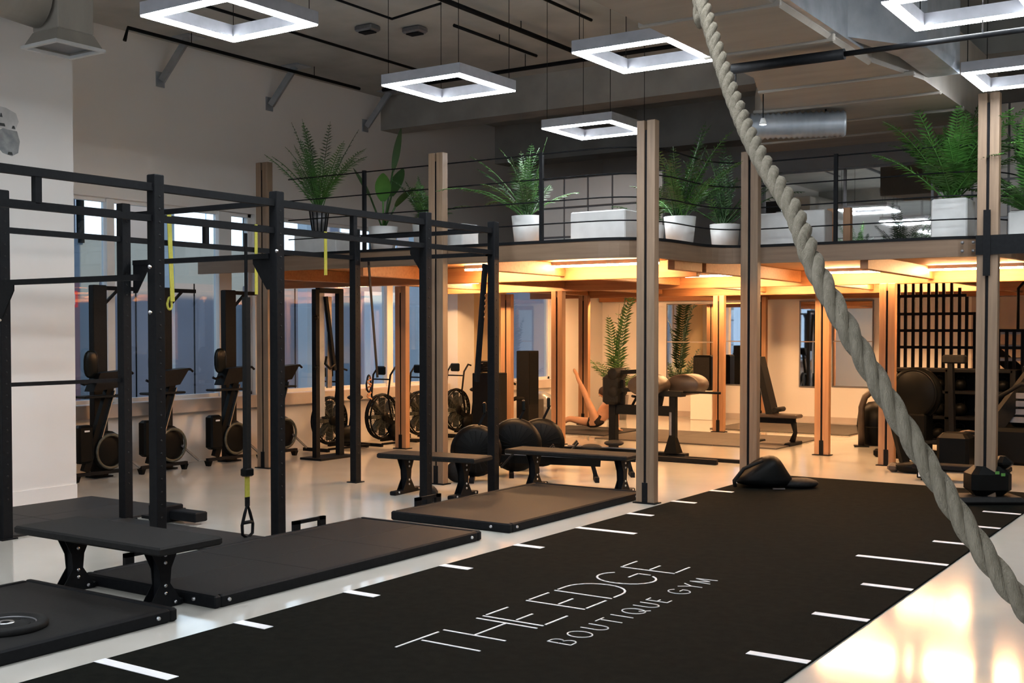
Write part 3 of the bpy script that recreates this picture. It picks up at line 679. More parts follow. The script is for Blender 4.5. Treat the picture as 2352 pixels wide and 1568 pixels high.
# fan bikes
def fan_bike(x, y, label, rz=0, arms=True):
    t = thing('fan_bike', label, 'exercise bike', (x, y, 0), rz, 'fan bikes along the left wall')
    cz = .46; r = .345
    c = MB()
    for xx in (-.05, .05): c.tube([(xx, r*.98*math.cos(2*math.pi*k/28), cz+r*math.sin(2*math.pi*k/28)) for k in range(28)], .014, 6, closed=True)
    c.tube([(0, r*1.02*math.cos(2*math.pi*k/28), cz+r*1.02*math.sin(2*math.pi*k/28)) for k in range(28)], .02, 6, closed=True)
    c.build('fan_cage', 'gloss', t)
    sp_ = MB()
    for k in range(36):
        a = 2*math.pi*k/36
        for xx in (-.06, .06): sp_.bar((xx, .06*math.cos(a), cz+.06*math.sin(a)), (xx*.9, r*.97*math.cos(a), cz+r*.97*math.sin(a)), .004)
    for rr_ in (.12, .19, .26):
        for xx in (-.06, .06): sp_.tube([(xx, rr_*math.cos(2*math.pi*k/24), cz+rr_*math.sin(2*math.pi*k/24)) for k in range(24)], .003, 4, closed=True)
    sp_.build('cage_wires', 'fanmesh', t)
    bl = MB()
    for k in range(8):
        a = 2*math.pi*k/8; bl.bar((0, .05*math.cos(a), cz+.05*math.sin(a)), (0, .3*math.cos(a), cz+.3*math.sin(a)), .05, .10, (1, .4, 0))
    bl.build('fan_blade', 'fanmesh', t)
    MB().lathe([(0, -.08), (.07, -.08), (.08, 0), (.07, .08), (0, .08)], 18, T(0, 0, cz) @ XR).build('hub', 'gloss', t)
    fr_ = MB(); fr_.bar((.03, 0, cz), (.16, .42, .18), .06, .08); fr_.bar((.0, -.02, .1), (.12, .55, .12), .06, .07); fr_.bar((.1, .35, .2), (.1, .45, .74), .05, .06); fr_.build('frame', 'gloss', t)
    MB().ball((.1, .3, .24), .09, .26, .13, 14).build('crank_cover', 'gloss', t)
    for yy in (-.3, .58):
        MB().bar((-.24, yy, .04), (.26, yy, .04), .05, .05).build('base_bar', 'black', t)
    MB().bar((.26, -.3, .06), (.3, .58, .06), .03).build('side_rail', 'gloss', t)
    MB().ball((.1, .47, .79), .1, .15, .045, 14).build('saddle', 'rubber', t)
    if arms:
        for xx in (-.16, .16):
            MB().tube([(xx, .05, .42), (xx*1.05, -.05, .8), (xx*1.1, .0, 1.12), (xx*1.1, .12, 1.24), (xx*1.1, .2, 1.22)], .016, 7).build('handle_arm', 'black', t)
        MB().tube([(-.16, -.02, 1.05), (.16, -.02, 1.05)], .013, 6).build('cross_tube', 'black', t)
        MB().box(-.09, -.04, 1.12, .09, 0, 1.26, .015).build('console', 'screen', t)
    return t
fan_bike(-11.98, 12.98, 'fan bike under the tall cable tower, nearest of the fan bikes')
fan_bike(-11.85, 14.05, 'fan bike behind the slim middle upright')
fan_bike(-11.85, 15.0, 'fan bike half behind the short timber post')
fan_bike(-11.85, 16.02, 'farthest fan bike, right of the short window post')
# cable tower
t = thing('cable_tower', 'tall black cable tower with a silver centre channel behind the first fan bike', 'gym machine', (-11.3, 12.35, 0))
MB().box(-.04, -.42, 0, .04, -.34, 2.4, .005).build('upright', 'black', t); MB().box(-.04, .06, 0, .04, .16, 2.42, .005).build('upright', 'black', t)
MB().box(-.04, -.34, 2.35, .04, .06, 2.42).build('top_beam', 'black', t)
MB().box(-.03, -.33, 0.6, .0, -.2, 2.35).build('channel', 'galv', t); MB().box(-.03, -.14, 1.0, .0, -.05, 2.3).build('channel', 'steel', t)
MB().bar((.02, -.2, 2.3), (.02, -.02, 1.25), .05).build('inner_arm', 'black', t)
MB().box(-.2, -.5, 0, .2, .24, .03).build('base_plate', 'black', t)
for z in (2.0, 1.3): MB().ball((.06, -.44, z), .03, .05, .035, 10).build('knob', 'gloss', t); 
MB().tube([(.08, -.25, 1.45), (.1, -.3, 1.35), (.1, -.2, 1.28), (.1, -.1, 1.34)], .018, 7).build('grip', 'gloss', t)

# ================================================================ ROWERS BEHIND THE BENCHES
def rower(x, y, label, rz=0, r=.30):
    t = thing('rowing_machine', label, 'rowing machine', (x, y, 0), rz, 'rowing machines behind the benches')
    MB().lathe([(0, -.13), (r*.8, -.13), (r, -.07), (r, .07), (r*.8, .13), (0, .13)], 30, T(0, 0, r+.06) @ Matrix.Rotation(R(90), 4, 'X')).build('flywheel_drum', 'gloss', t)
    w_ = MB()
    for k in range(20):
        a = 2*math.pi*k/20; w_.bar((.08*math.cos(a), -.134, r+.06+.08*math.sin(a)), (r*.8*math.cos(a), -.134, r+.06+r*.8*math.sin(a)), .006)
    w_.build('drum_grille', 'black', t)
    MB().bar((.15, 0, .28), (1.5, 0, .22), .07, .09).build('rail', 'gloss', t); MB().bar((.35, 0, .33), (1.5, 0, .27), .05, .012).build('rail_top', 'steel', t)
    MB().ball((.95, 0, .36), .13, .16, .04, 14).build('seat', 'rubber', t)
    for s_ in (-.13, .13): MB().bar((.3, s_, .18), (.48, s_, .38), .1, .02).build('footplate', 'rubber', t)
    MB().bar((-.05, -.25, .03), (-.05, .25, .03), .06, .06).build('front_foot', 'black', t)
    MB().bar((1.45, -.18, .03), (1.45, .18, .03), .05, .06).build('rear_foot', 'black', t); MB().bar((1.45, 0, .04), (1.4, 0, .22), .05).build('rear_leg', 'black', t)
    MB().bar((.0, 0, .6), (.12, 0, .85), .03).build('monitor_arm', 'black', t); MB().box(.08, -.08, .82, .12, .08, .95, .01).build('monitor', 'screen', t)
rower(-8.07, 11.32, 'rowing machine whose round flywheel rises behind the middle bench', 33.7, .31)
rower(-7.95, 12.0, 'rowing machine with its flywheel between the two far benches', 33.7, .33)
rower(-7.97, 12.62, 'rowing machine with its flywheel under the left end of the far right bench', 33.7, .31)
def slam(x, y, r, lb): tag(MB().ball((0, 0, r), r, r, r, 20).build('slam_ball', 'rubber'), lb, 'ball', 'black slam balls on the floor').location = (x, y, 0)
slam(-8.2, 11.1, .13, 'small black slam ball left of the round flywheels'); slam(-7.42, 9.55, .1, 'small black slam ball at the foot of a rig upright')

# ================================================================ FAR LEFT ITEMS
t = thing('recumbent_bike', 'small dark exercise bike by the white wall column', 'exercise bike', (-11.5, 16.75, 0), -35)
MB().ball((0, 0, .33), .1, .25, .2, 16).build('flywheel_housing', 'gloss', t); MB().bar((0, -.3, .05), (0, .6, .05), .06).build('base_bar', 'black', t)
MB().bar((0, .1, .4), (0, .25, .85), .05).build('mast', 'black', t); MB().tube([(0, .18, .86), (.0, .3, .9), (.02, .36, .87)], .022, 7).build('handle', 'black', t)
MB().bar((0, -.05, .5), (0, .35, .6), .04).build('frame', 'gloss', t); MB().ball((0, .42, .62), .07, .12, .04, 12).build('saddle', 'rubber', t); MB().bar((-.2, .6, .03), (.2, .6, .03), .05).build('rear_foot', 'black', t)
t = thing('speaker_cabinet', 'dark cabinet with coiled cables beside the warm-lit wall', 'cabinet', (-10.95, 15.75, 0))
MB().box(-.2, -.22, 0, .2, .22, 1.12, .01).build('body', 'black', t); MB().box(.2, -.2, .05, .21, .2, 1.08).build('front_panel', 'rubber', t)
q = MB()
for k in range(6): q.tube([(0+.1*math.cos(a), -.1+.14*math.sin(a), 1.15+.03*k) for a in [j*.7+k for j in range(8)]], .02, 5)
q.build('cable_coil', 'black', t)
t = thing('tall_speaker', 'tall dark upright box right of the short timber post', 'speaker', (-11.3, 17.45, 0))
MB().box(-.13, -.17, .16, .13, .17, 1.46, .008).build('body', 'rubber', t); MB().box(.13, -.15, .5, .138, .15, 1.42).build('grille', 'black', t); MB().box(-.16, -.2, 0, .16, .2, .16, .01).build('plinth', 'sill', t)
tag(MB().box(-.12, -.14, 0, .12, .14, .55, .01).build('grey_box', 'warmmat'), 'short grey box between the tall speaker and the silver ball', 'box').location = (-11.6, 18.15, 0)
t = thing('gym_ball', 'large silver exercise ball below the far window', 'ball', (-11.85, 18.75, 0))
MB().ball((0, 0, .33), .33, .33, .33, 32).build('ball_body', 'ball', t); MB().lathe([(0, .012), (.02, .01), (.03, 0)], 12, T(.31, -.1, .36) @ XR).build('valve', 'white', t)
tag(MB().box(0, -.05, 0, .012, .05, .14, .003).build('wall_socket', 'whitepot'), 'small white wall socket between the second and third bikes', 'socket').location = (WX, 10.36, .22)
struct('trim_5', MB().box(WX, 10.30, .3, WX+.02, 10.34, .7), 'sill')
# faded figure print on the pier, flat on the wall
t = thing('wall_print', 'faded grey print of a hooded shape high on the left pier', 'print', (-10.798, 6.9, 3.83))
MB().prism([(.0, -.22), (.10, -.24), (.17, -.2), (.19, -.08), (.16, .02), (.0, .03), (-.08, -.02), (-.08, -.15)], 0, .002, XR @ Matrix.Rotation(R(90), 4, 'Z')).build('lower_patch', 'greygreen', t)
MB().prism([(-.08, .03), (.14, .03), (.18, .12), (.15, .2), (.04, .24), (-.08, .25)], 0, .002, XR @ Matrix.Rotation(R(90), 4, 'Z')).build('upper_patch', 'lightgrey', t)
q = MB()
for x0, y0, x1, y1 in ((-.06, .05, .03, .08), (.1, .04, .14, .07), (-.03, .14, .0, .18), (.05, -.23, .11, -.2)): q.prism([(x0, y0), (x1, y0), (x1-.01, y1), (x0+.01, y1)], .002, .003, XR @ Matrix.Rotation(R(90), 4, 'Z'))
q.build('dark_marks', 'darkprint', t)

# ================================================================ PERSON
def person():
    loc = Vector((-10.30, 18.23, .022)); ang = 33.7
    t = thing('person', 'bare-chested person in dark shorts sitting back on the mat with one leg raised high', 'person', loc, ang)
    bm = bmesh.new(); sk = bm.verts.layers.skin.verify(); vs = {}
    def v(n, p, r, ry=None, root=False):
        q = bm.verts.new(p); q[sk].radius = (r, ry or r); q[sk].use_root = root; vs[n] = q; return q
    def e(*ns):
        for a, b in zip(ns, ns[1:]): bm.edges.new((vs[a], vs[b]))
    # x to the right in the picture, y away from the viewer, z up
    v('pel', (.02, 0, .13), .115, .13, True); v('waist', (.08, 0, .24), .10, .12); v('chest', (.16, 0, .37), .112, .15); v('upch', (.215, 0, .475), .098, .13)
    v('neck', (.205, 0, .565), .05); v('head0', (.165, 0, .61), .062); v('head1', (.115, 0, .67), .092, .078); v('crown', (.10, 0, .74), .07, .065)
    e('pel', 'waist', 'chest', 'upch', 'neck', 'head0', 'head1', 'crown')
    v('nose', (.022, 0, .64), .014); e('head1', 'nose')
    for s_, side in ((-1, 'n'), (1, 'f')):
        v('sh'+side, (.235, .17*s_, .485), .058); v('el'+side, (.345, .21*s_, .27), .042); v('wr'+side, (.34, .20*s_, .06), .028); v('pa'+side, (.35, .205*s_, .028), .034, .022)
        e('upch', 'sh'+side, 'el'+side, 'wr'+side, 'pa'+side)
        for k in range(4):
            fx = (k-1.5)*.022
            v('f%d%s' % (k, side), (.40+(.01 if k in (1, 2) else 0), .205*s_+fx, .018), .009); v('g%d%s' % (k, side), (.435+(.012 if k in (1, 2) else 0), .205*s_+fx*1.25, .012), .008)
            e('pa'+side, 'f%d%s' % (k, side), 'g%d%s' % (k, side))
        v('t1'+side, (.365, .205*s_-.045*s_, .018), .0095); v('t2'+side, (.395, .205*s_-.06*s_, .012), .008); e('pa'+side, 't1'+side, 't2'+side)
    # raised leg
    v('hipr', (-.03, -.09, .15), .095); v('thr', (-.09, -.10, .33), .078); v('knr', (-.19, -.10, .56), .054); v('car', (-.245, -.10, .70), .054); v('anr', (-.37, -.10, .96), .032); v('her', (-.375, -.10, 1.01), .034); v('bar_', (-.42, -.10, 1.075), .032); v('tor', (-.43, -.10, 1.12), .022)
    e('pel', 'hipr', 'thr', 'knr', 'car', 'anr', 'her', 'bar_', 'tor')
    # resting leg
    v('hipl', (-.05, .09, .12), .10); v('thl', (-.27, .11, .15), .082); v('knl', (-.50, .12, .20), .056); v('cal', (-.62, .12, .14), .055); v('anl', (-.85, .12, .06), .034); v('hel', (-.90, .12, .045), .034); v('bal', (-.93, .12, .12), .032); v('tol', (-.94, .12, .17), .022)
    e('pel', 'hipl', 'thl', 'knl', 'cal', 'anl', 'hel', 'bal', 'tol')
    me = bpy.data.meshes.new('body'); bm.to_mesh(me); bm.free(); me.materials.append(M['skin'])
    o = bpy.data.objects.new('body', me); COL.objects.link(o); o.parent = t
    m1 = o.modifiers.new('skin', 'SKIN'); m1.use_smooth_shade = True; m2 = o.modifiers.new('sub', 'SUBSURF'); m2.levels = 1; m2.render_levels = 2
    h = MB().ball((.128, 0, .70), .106, .092, .095, 18); h.build('hair', 'hair', t)
    # face details: eyes, mouth, ears
    f = MB()
    for s_ in (-1, 1): f.ball((.030, .03*s_, .67), .009, .012, .008, 8)
    f.build('eye', 'hair', t); MB().ball((.034, 0, .612), .008, .022, .006, 8).build('mouth', 'shorts', t)
    for s_ in (-1, 1): MB().ball((.118, .092*s_, .655), .022, .008, .03, 10).build('ear', 'skin', t)
    # shorts as a skinned shell
    bm = bmesh.new(); sk = bm.verts.layers.skin.verify()
    P_ = [((.06, 0, .20), .125, .135), ((.02, 0, .13), .132, .145), ((-.03, -.09, .15), .108, .108), ((-.068, -.10, .27), .100, .100), ((-.05, .09, .12), .112, .112), ((-.22, .108, .145), .102, .102)]
    vv = []
    for i, (p, a, b) in enumerate(P_):
        q = bm.verts.new(p); q[sk].radius = (a, b); q[sk].use_root = (i == 1); vv.append(q)
    for a, b in ((0, 1), (1, 2), (2, 3), (1, 4), (4, 5)): bm.edges.new((vv[a], vv[b]))
    me = bpy.data.meshes.new('shorts'); bm.to_mesh(me); bm.free(); me.materials.append(M['shorts'])
    o = bpy.data.objects.new('shorts', me); COL.objects.link(o); o.parent = t
    m1 = o.modifiers.new('skin', 'SKIN'); m1.use_smooth_shade = True; o.modifiers.new('sub', 'SUBSURF').levels = 1
person()

# ================================================================ GHD MACHINE, INCLINE BENCH
t = thing('hyperextension_machine', 'black hyperextension machine with two round brown thigh pads', 'gym machine', (-7.33, 15.3, 0), 0)
def bx(n, a, m_='black', p=t, bev=.006): return MB().box(*a, bev).build(n, m_, p)
bx('front_foot', (-.5, -.85, 0, 1.0, -.77, .07)); bx('rear_foot', (.1, -.5, 0, 1.5, -.42, .05)); bx('floor_beam', (-.9, -.45, .0, .35, -.3, .08))
MB().add([(.05, -.5, .08), (.25, -.5, .08), (.25, -.3, .08), (.05, -.3, .08), (.10, -.44, .32), (.19, -.44, .32), (.19, -.36, .32), (.10, -.36, .32)], [(0, 1, 5, 4), (1, 2, 6, 5), (2, 3, 7, 6), (3, 0, 4, 7), (4, 5, 6, 7)]).build('post_shroud', 'gloss', t)
bx('main_post', (.10, -.44, .3, .20, -.36, .93)); bx('silver_insert', (.11, -.452, .33, .145, -.44, .66), 'steel')
bx('horizontal_beam', (-.8, -.43, .60, .12, -.35, .74)); bx('left_leg', (-.87, -.45, .0, -.76, -.34, .74))
bx('roller_post', (-.74, -.42, .74, -.64, -.36, 1.1)); bx('pad_bracket', (-.2, -.46, .88, .3, -.30, .96), 'rubber')
for q, xx in ((-.62, -.1), (-.18, .3)):
    p_ = MB(); p_.lathe([(0, -.20), (.19, -.20), (.205, -.18), (.205, .18), (.19, .20), (0, .20)], 26, T(0, 0, 0) @ Matrix.Rotation(R(90), 4, 'X'))
    o = p_.build('thigh_pad', 'pad', t); o.location = (xx-.1, q+.15, 1.04); o.scale = (1.25, .95, .75)
for z in (.86, 1.12):
    MB().lathe([(0, -.17), (.075, -.17), (.085, -.15), (.085, .15), (.075, .17), (0, .17)], 16, T(-.75, -.4, z+.07) @ Matrix.Rotation(R(90), 4, 'X')).build('ankle_roller', 'rubber', t)
    MB().bar((-.7, -.4, z+.09), (-.2, -.4, z+.12), .07, .06).build('roller_arm', 'rubber', t)
MB().box(-.93, -.55, .74, -.68, -.28, 1.17, .04).build('foot_plate', 'rubber', t)
MB().tube([(.3, -.38, .95), (.86, -.38, .95)], .018, 8).build('handle', 'black', t)
MB().tube([(-.5, -.4, .74), (-.42, -.42, .86), (-.4, -.6, .88)], .02, 7).build('adjuster', 'black', t); MB().bar((-.1, -.38, .66), (-.05, -.38, .9), .07).build('pad_support', 'black', t)

t = thing('incline_bench', 'black adjustable bench with its long back pad standing nearly upright', 'bench', (-6.55, 17.7, 0), 0)
MB().add([(-.28, -.14, .46), (-.16, -.14, .44), (-.16, .14, .44), (-.28, .14, .46), (-.50, -.13, 1.40), (-.41, -.13, 1.40), (-.41, .13, 1.40), (-.50, .13, 1.40)], [(3, 2, 1, 0), (4, 5, 6, 7), (0, 1, 5, 4), (1, 2, 6, 5), (2, 3, 7, 6), (3, 0, 4, 7)]).build('back_pad', 'rubber', t)
MB().box(-.42, -.15, .43, .22, .15, .49, .015).build('seat_pad', 'pad', t)
MB().bar((-.5, 0, .38), (.15, 0, .38), .07, .08).build('frame_rail', 'black', t)
for xx in (-.5, .12):
    MB().tube([(xx, 0, .36), (xx+.03, 0, .2), (xx-.02, 0, .05)], [.05, .035, .05], 8).build('leg', 'black', t); MB().box(xx-.05, -.28, 0, xx+.05, .28, .05, .01).build('foot', 'black', t)
MB().bar((-.3, 0, .42), (-.42, 0, .9), .04).build('ladder_strut', 'darksteel', t); MB().tube([(-.12, -.2, .56), (-.12, .2, .56)], .04, 10).build('foam_roller', 'rubber', t)

# ================================================================ MIRRORS on the back wall
def mirror(x0, x1, z0, z1, label, rail=True):
    t = thing('wall_mirror', label, 'mirror', (x0, YB-.02, z0), 0, 'framed mirrors on the back wall'); W = x1-x0; H2 = z1-z0
    MB().box(.02, 0, .02, W-.02, .015, H2-.02).build('mirror_glass', 'mirror', t)
    q = MB(); q.box(0, -.01, 0, W, .02, .02); q.box(0, -.01, H2-.02, W, .02, H2); q.box(0, -.01, .02, .02, .02, H2-.02); q.box(W-.02, -.01, .02, W, .02, H2-.02); q.build('frame', 'darksteel', t)
    if rail: MB().box(.02, -.012, H2*.52, W-.02, 0, H2*.52+.02).build('rail', 'sill', t)
mirror(-10.95, -9.8, .68, 2.40, 'wide framed wall mirror behind the round brown pads')
mirror(-9.72, -8.85, .70, 2.42, 'framed wall mirror behind the timber post left of the incline bench')
mirror(-8.02, -7.5, .70, 2.42, 'narrow arched wall mirror left of the slim timber post')
mirror(-7.36, -6.55, .72, 2.42, 'wall mirror right of the slim timber post, beside the rope')
t = thing('storage_cabinet', 'black upright box standing before the wide wall mirror', 'cabinet', (-9.85, 21.9, 0))
MB().box(-.2, -.14, .6, .2, .14, 1.32, .03).build('body', 'gloss', t); MB().box(-.17, -.15, .62, .17, -.14, 1.28, .02).build('door', 'rubber', t); MB().box(-.24, -.17, .0, .24, .17, .6, .01).build('stand', 'wall', t)

# ================================================================ STAIR WITH GRILLE, RIGHT BACK
st = thing('staircase', 'black steel staircase with closely spaced vertical bars at the right back', 'staircase', (-5.15, 18.6, 0))
import math as _m
def ztop(x):  # stepped top outline, x local
    for lim, z in ((.62+.0, 2.64), (1.0, 2.62), (1.12, 2.48), (1.22, 2.34), (1.42, 2.08), (1.9, 1.82), (9, 1.8)):
        if x < lim: return z
n = 0
x = 0.
while x < 2.72:
    z1_ = ztop(x)
    MB().box(x-.022, -.02, .95 if x < 1.6 else .6, x+.022, .02, z1_).build('baluster', 'black', st); x += .118 if int(x*9) % 3 else .105
for z, x0, x1 in ((2.62, 0, 1.0), (2.36, 0, 1.12), (2.08, 0, 1.42), (1.82, 0, 2.75), (1.56, 0, 2.75), (1.22, 0, 2.4), (.95, 0, 2.75)):
    MB().box(x0-.03, -.026, z-.022, x1, .026, z+.022).build('rail', 'black', st)
for k, (z, x0, x1) in enumerate(((1.78, 1.25, 2.0), (1.58, 1.25, 2.2), (1.38, 1.2, 2.4), (1.16, 1.05, 2.6), (.96, 1.9, 2.75), (.74, 2.0, 2.75), (.5, 2.1, 2.75))):
    MB().box(x0, .03, z-.02, x1, .9, z+.02).build('step', 'sill', st)
MB().bar((1.1, .9, 1.7), (2.75, .9, .3), .04, .2).build('stringer', 'black', st)
MB().tube([(1.86, 0, 1.8), (1.86, 0, 2.45), (2.02, 0, 2.64)], .022, 6).build('handrail', 'black', st); MB().tube([(2.1, 0, 1.0), (2.1, 0, 2.64)], .022, 6).build('handrail', 'black', st)
for x in (-.03, .9, 1.8, 2.72): MB().box(x-.03, -.03, 0, x+.03, .03, .96).build('newel', 'black', st)
struct('trim_6', MB().box(-4.75, YB-.05, .12, 1.5, YB-.005, 2.44), 'pinkwall')

# ================================================================ MACHINES AT THE RIGHT
t = thing('arch_frame', 'dark bent-steel arch standing left of the big round machine', 'frame', (-5.45, 18.1, 0), 20)
MB().tube([(-.02, 0, .0), (-.02, 0, .62), (.03, 0, .78), (.12, 0, .86), (.24, 0, .88)], .05, 8).build('arch_tube', 'pad', t); MB().box(-.13, -.12, 0, .09, .12, .015).build('foot_plate', 'black', t)
MB().tube([(.24, 0, .88), (.4, .1, .8), (.42, .1, .0)], .045, 8).build('rear_tube', 'black', t)
t = thing('elliptical_trainer', 'black elliptical trainer with a big round drive housing behind the rope', 'gym machine', (-4.35, 16.8, 0), -12)
MB().lathe([(0, -.10), (.30, -.10), (.37, -.04), (.37, .04), (.30, .10), (0, .10)], 36, T(.05, 0, .93) @ Matrix.Rotation(R(90), 4, 'X')).build('drive_housing', 'gloss', t)
MB().lathe([(.33, -.012), (.36, 0), (.33, .012)], 36, T(.05, -.09, .93) @ Matrix.Rotation(R(90), 4, 'X')).build('rim', 'gloss', t)
MB().box(-.5, -.22, .0, .75, .22, .12, .03).build('base', 'gloss', t); MB().box(-.05, -.12, .1, .25, .12, .65, .03).build('body', 'gloss', t)
MB().bar((-.30, 0, 1.1), (-.02, 0, .9), .12, .1).build('neck', 'gloss', t)
MB().bar((-.52, -.05, 1.22), (-.26, -.05, 1.04), .18, .05, (0, 1, 0)).build('console', 'screen', t); MB().bar((-.46, -.085, 1.19), (-.32, -.085, 1.09), .015, .09, (1, 0, 1)).build('console_label', 'sill', t)
MB().tube([(-.6, -.2, 1.25), (-.45, -.2, 1.3), (-.35, -.18, 1.2), (-.3, 0, 1.12)], .02, 7).build('handlebar', 'steel', t); MB().tube([(-.6, .2, 1.25), (-.45, .2, 1.3), (-.35, .18, 1.2), (-.3, 0, 1.12)], .02, 7).build('handlebar', 'steel', t)
MB().bar((-.32, 0, 1.05), (.15, 0, .08), .09, .09).build('diagonal_arm', 'gloss', t)
MB().bar((.55, .1, .1), (.5, .1, 1.45), .07).build('rear_mast', 'black', t); MB().box(.4, .04, 1.36, .72, .16, 1.48, .02).build('rear_pad', 'rubber', t)
for s_ in (-.25, .25): MB().bar((-.3, s_, .2), (.6, s_, .3), .1, .04).build('pedal_rail', 'black', t)
t = thing('stone_ball', 'rough brown medicine ball on the floor under the elliptical trainer', 'ball', (-3.5, 16.35, 0)); MB().ball((0, 0, .24), .24, .24, .24, 20).build('ball_body', 'pad', t); MB().tube([(-.1, -.2, .36), (.0, -.14, .46), (.12, -.1, .44)], .02, 6).build('seam_strap', 'rubber', t)
t = thing('kettle_sled', 'black rounded machine base with a long diagonal leg ending in a boot-shaped foot', 'gym machine', (-3.98, 15.05, 0), 0)
MB().bar((.0, 0, .08), (-.2, .2, .62), .10, .08).build('diagonal_leg', 'gloss', t); MB().ball((.12, 0, .07), .26, .12, .075, 14, None, .8).build('boot_foot', 'gloss', t); MB().box(-.22, -.08, 0, -.08, .08, .12, .04).build('toe_cap', 'pad', t); MB().box(.3, .3, .02, .7, .7, .5, .06).build('counterweight', 'gloss', t); MB().bar((.1, .0, .05), (.5, .6, .05), .08).build('base_strut', 'black', t)
t = thing('black_tub', 'black rounded tub left of the rope behind the bent-steel arch', 'tub', (-5.36, 18.5, 0))
MB().lathe([(0, 0), (.22, 0), (.25, .04), (.30, .3), (.27, .55), (.12, .68), (0, .7)], 24).build('tub_body', 'gloss', t); MB().lathe([(.28, .28), (.31, .3), (.28, .32)], 24).build('band', 'rubber', t)
t = thing('leg_press', 'dark bulky gym machine behind the twin timber post', 'gym machine', (-3.1, 17.0, 0), 0)
MB().box(-.25, -.35, 0, .6, .5, .5, .05).build('base', 'gloss', t); MB().box(.0, -.1, .5, .5, .4, 1.05, .06).build('weight_stack', 'gloss', t); MB().bar((-.2, -.2, .45), (.3, .1, 1.25), .16, .2).build('back_pad', 'rubber', t); MB().tube([(-.1, -.3, .9), (.2, -.3, 1.1), (.55, -.25, 1.02)], .03, 8).build('grip_bar', 'black', t)
for k in range(4): MB().box(.02, -.115, .56+.11*k, .48, -.1, .64+.11*k, .004).build('weight_plate', 'darksteel', t)
t = thing('equipment_rack', 'long black equipment rack filled with gear in front of the barred staircase', 'rack', (-5.0, 17.75, 0), 0)
for x in (0, .9, 1.8): MB().box(x-.04, 0, 0, x+.04, .5, 1.25, .01).build('side_frame', 'black', t)
for z in (.12, .5, .88, 1.2): MB().box(0, 0, z, 1.8, .5, z+.05, .01).build('shelf', 'black', t)
MB().box(0, .45, .1, 1.8, .5, 1.2).build('back_panel', 'black', t)
def gear(x, y, z, w_, h, lb, m_='gloss', kind='kettlebell'):
    g_ = thing(kind, lb, kind.replace('_', ' '), (x, y, z), 0, 'gear on the black equipment rack')
    MB().ball((0, 0, w_), w_, w_, w_, 16).build('bell', m_, g_)
    MB().tube([(-w_*.6, 0, w_*1.6), (-w_*.65, 0, w_*2.3), (0, 0, w_*2.6), (w_*.65, 0, w_*2.3), (w_*.6, 0, w_*1.6)], w_*.16, 7).build('handle', m_, g_)
nm = ['leftmost', 'second', 'third', 'fourth', 'fifth', 'rightmost']
for j, (z, r_, zz) in enumerate(((.17, .105, 'bottom'), (.55, .10, 'middle'), (.93, .085, 'upper'))):
    for i in range(6): gear(-4.86+.3*i, 17.95, z, r_, 0, 'black kettlebell on the %s shelf of the black rack, %s one' % (zz, nm[i]))
t = thing('shelf_unit', 'tall dark shelf unit with stacked towels right of the twin post', 'shelf', (-3.1, 17.98, 0), 0)
for x in (0, .62, 1.24, 1.86): MB().box(x-.02, 0, 0, x+.02, .45, 1.3).build('upright', 'black', t)
for z in (.05, .45, .85, 1.27): MB().box(0, 0, z, 1.86, .45, z+.035).build('shelf_board', 'black' if z < 1 else 'sill', t)
MB().box(0, .42, 0, 1.86, .45, 1.27).build('back_board', 'black', t)
for i in range(6):
    for j in range(4):
        tag(MB().box(0, 0, 0, .2, .3, .07, .02).build('towel', 'warmmat'), 'folded grey-brown towel on the middle shelf, %s pile, %s from the bottom' % (nm[i], ['first', 'second', 'third', 'fourth'][j]), 'towel', 'folded towels on the shelf unit').location = (-3.03+.3*i, 18.04, .486+.071*j)
t = thing('fallen_ballast', 'black ballast bag with a side handle slumped at the foot of the curved-deck post', 'sandbag', (-5.06, 12.95, 0), 33.7); t.scale = (1.35, 1.2, 1.15)
bag = MB(); bag.add([(-.36, -.2, .02), (.30, -.2, .0), (.30, .2, .0), (-.36, .2, .02), (-.33, -.19, .12), (.17, -.19, .14), (.17, .19, .14), (-.33, .19, .12), (-.08, -.13, .34), (.07, -.13, .36), (.07, .13, .36), (-.08, .13, .34)],
  [(3, 2, 1, 0), (0, 1, 5, 4), (1, 2, 6, 5), (2, 3, 7, 6), (3, 0, 4, 7), (4, 5, 9, 8), (5, 6, 10, 9), (6, 7, 11, 10), (7, 4, 8, 11), (8, 9, 10, 11)], True)
o = bag.build('bag_body', 'gloss', t); o.modifiers.new('s', 'SUBSURF').levels = 2; o.location = (0, -.28, 0); o.modifiers['s'].render_levels = 2
MB().ball((.24, -.3, .055), .17, .14, .055, 12).build('tail_flap', 'rubber', t)
MB().tube([(-.1, -.45, .30), (-.26, -.46, .22), (-.34, -.46, .1), (-.33, -.45, .04)], .018, 7).build('side_handle', 'rubber', t); MB().box(-.02, -.5, .02, .08, -.47, .03).build('tag', 'steel', t)
t = thing('ballast_block', 'black ballast block with a round knob strapped to the foot of the twin post', 'weight', (-2.62, 12.75, 0), 33.7)
MB().box(-.3, -.22, 0, .42, .2, .09, .04).build('base_slab', 'rubber', t); MB().box(-.12, -.16, .08, .30, .16, .40, .08).build('block', 'gloss', t); MB().box(.16, -.1, .36, .34, .12, .5, .06).build('knob', 'gloss', t)
q = MB()
for k in range(2): q.box(.1+.06*k, -.181, .33-.02*k, .14+.06*k, -.17, .36-.02*k)
q.build('reflector', 'leaflight', t)
t = thing('label_rack', 'low black rack carrying four small pale printed labels', 'rack', (-3.62, 14.35, 0), 4)
MB().box(-.1, .0, .14, 1.0, .25, .2, .01).build('shelf', 'black', t); MB().box(-.04, -.02, .03, .3, .0, .12, .01).build('label_strip', 'gloss', t); MB().box(.0, .02, 0, .06, .2, .14).build('leg', 'black', t); MB().box(.86, .02, 0, .92, .2, .14).build('leg', 'black', t)
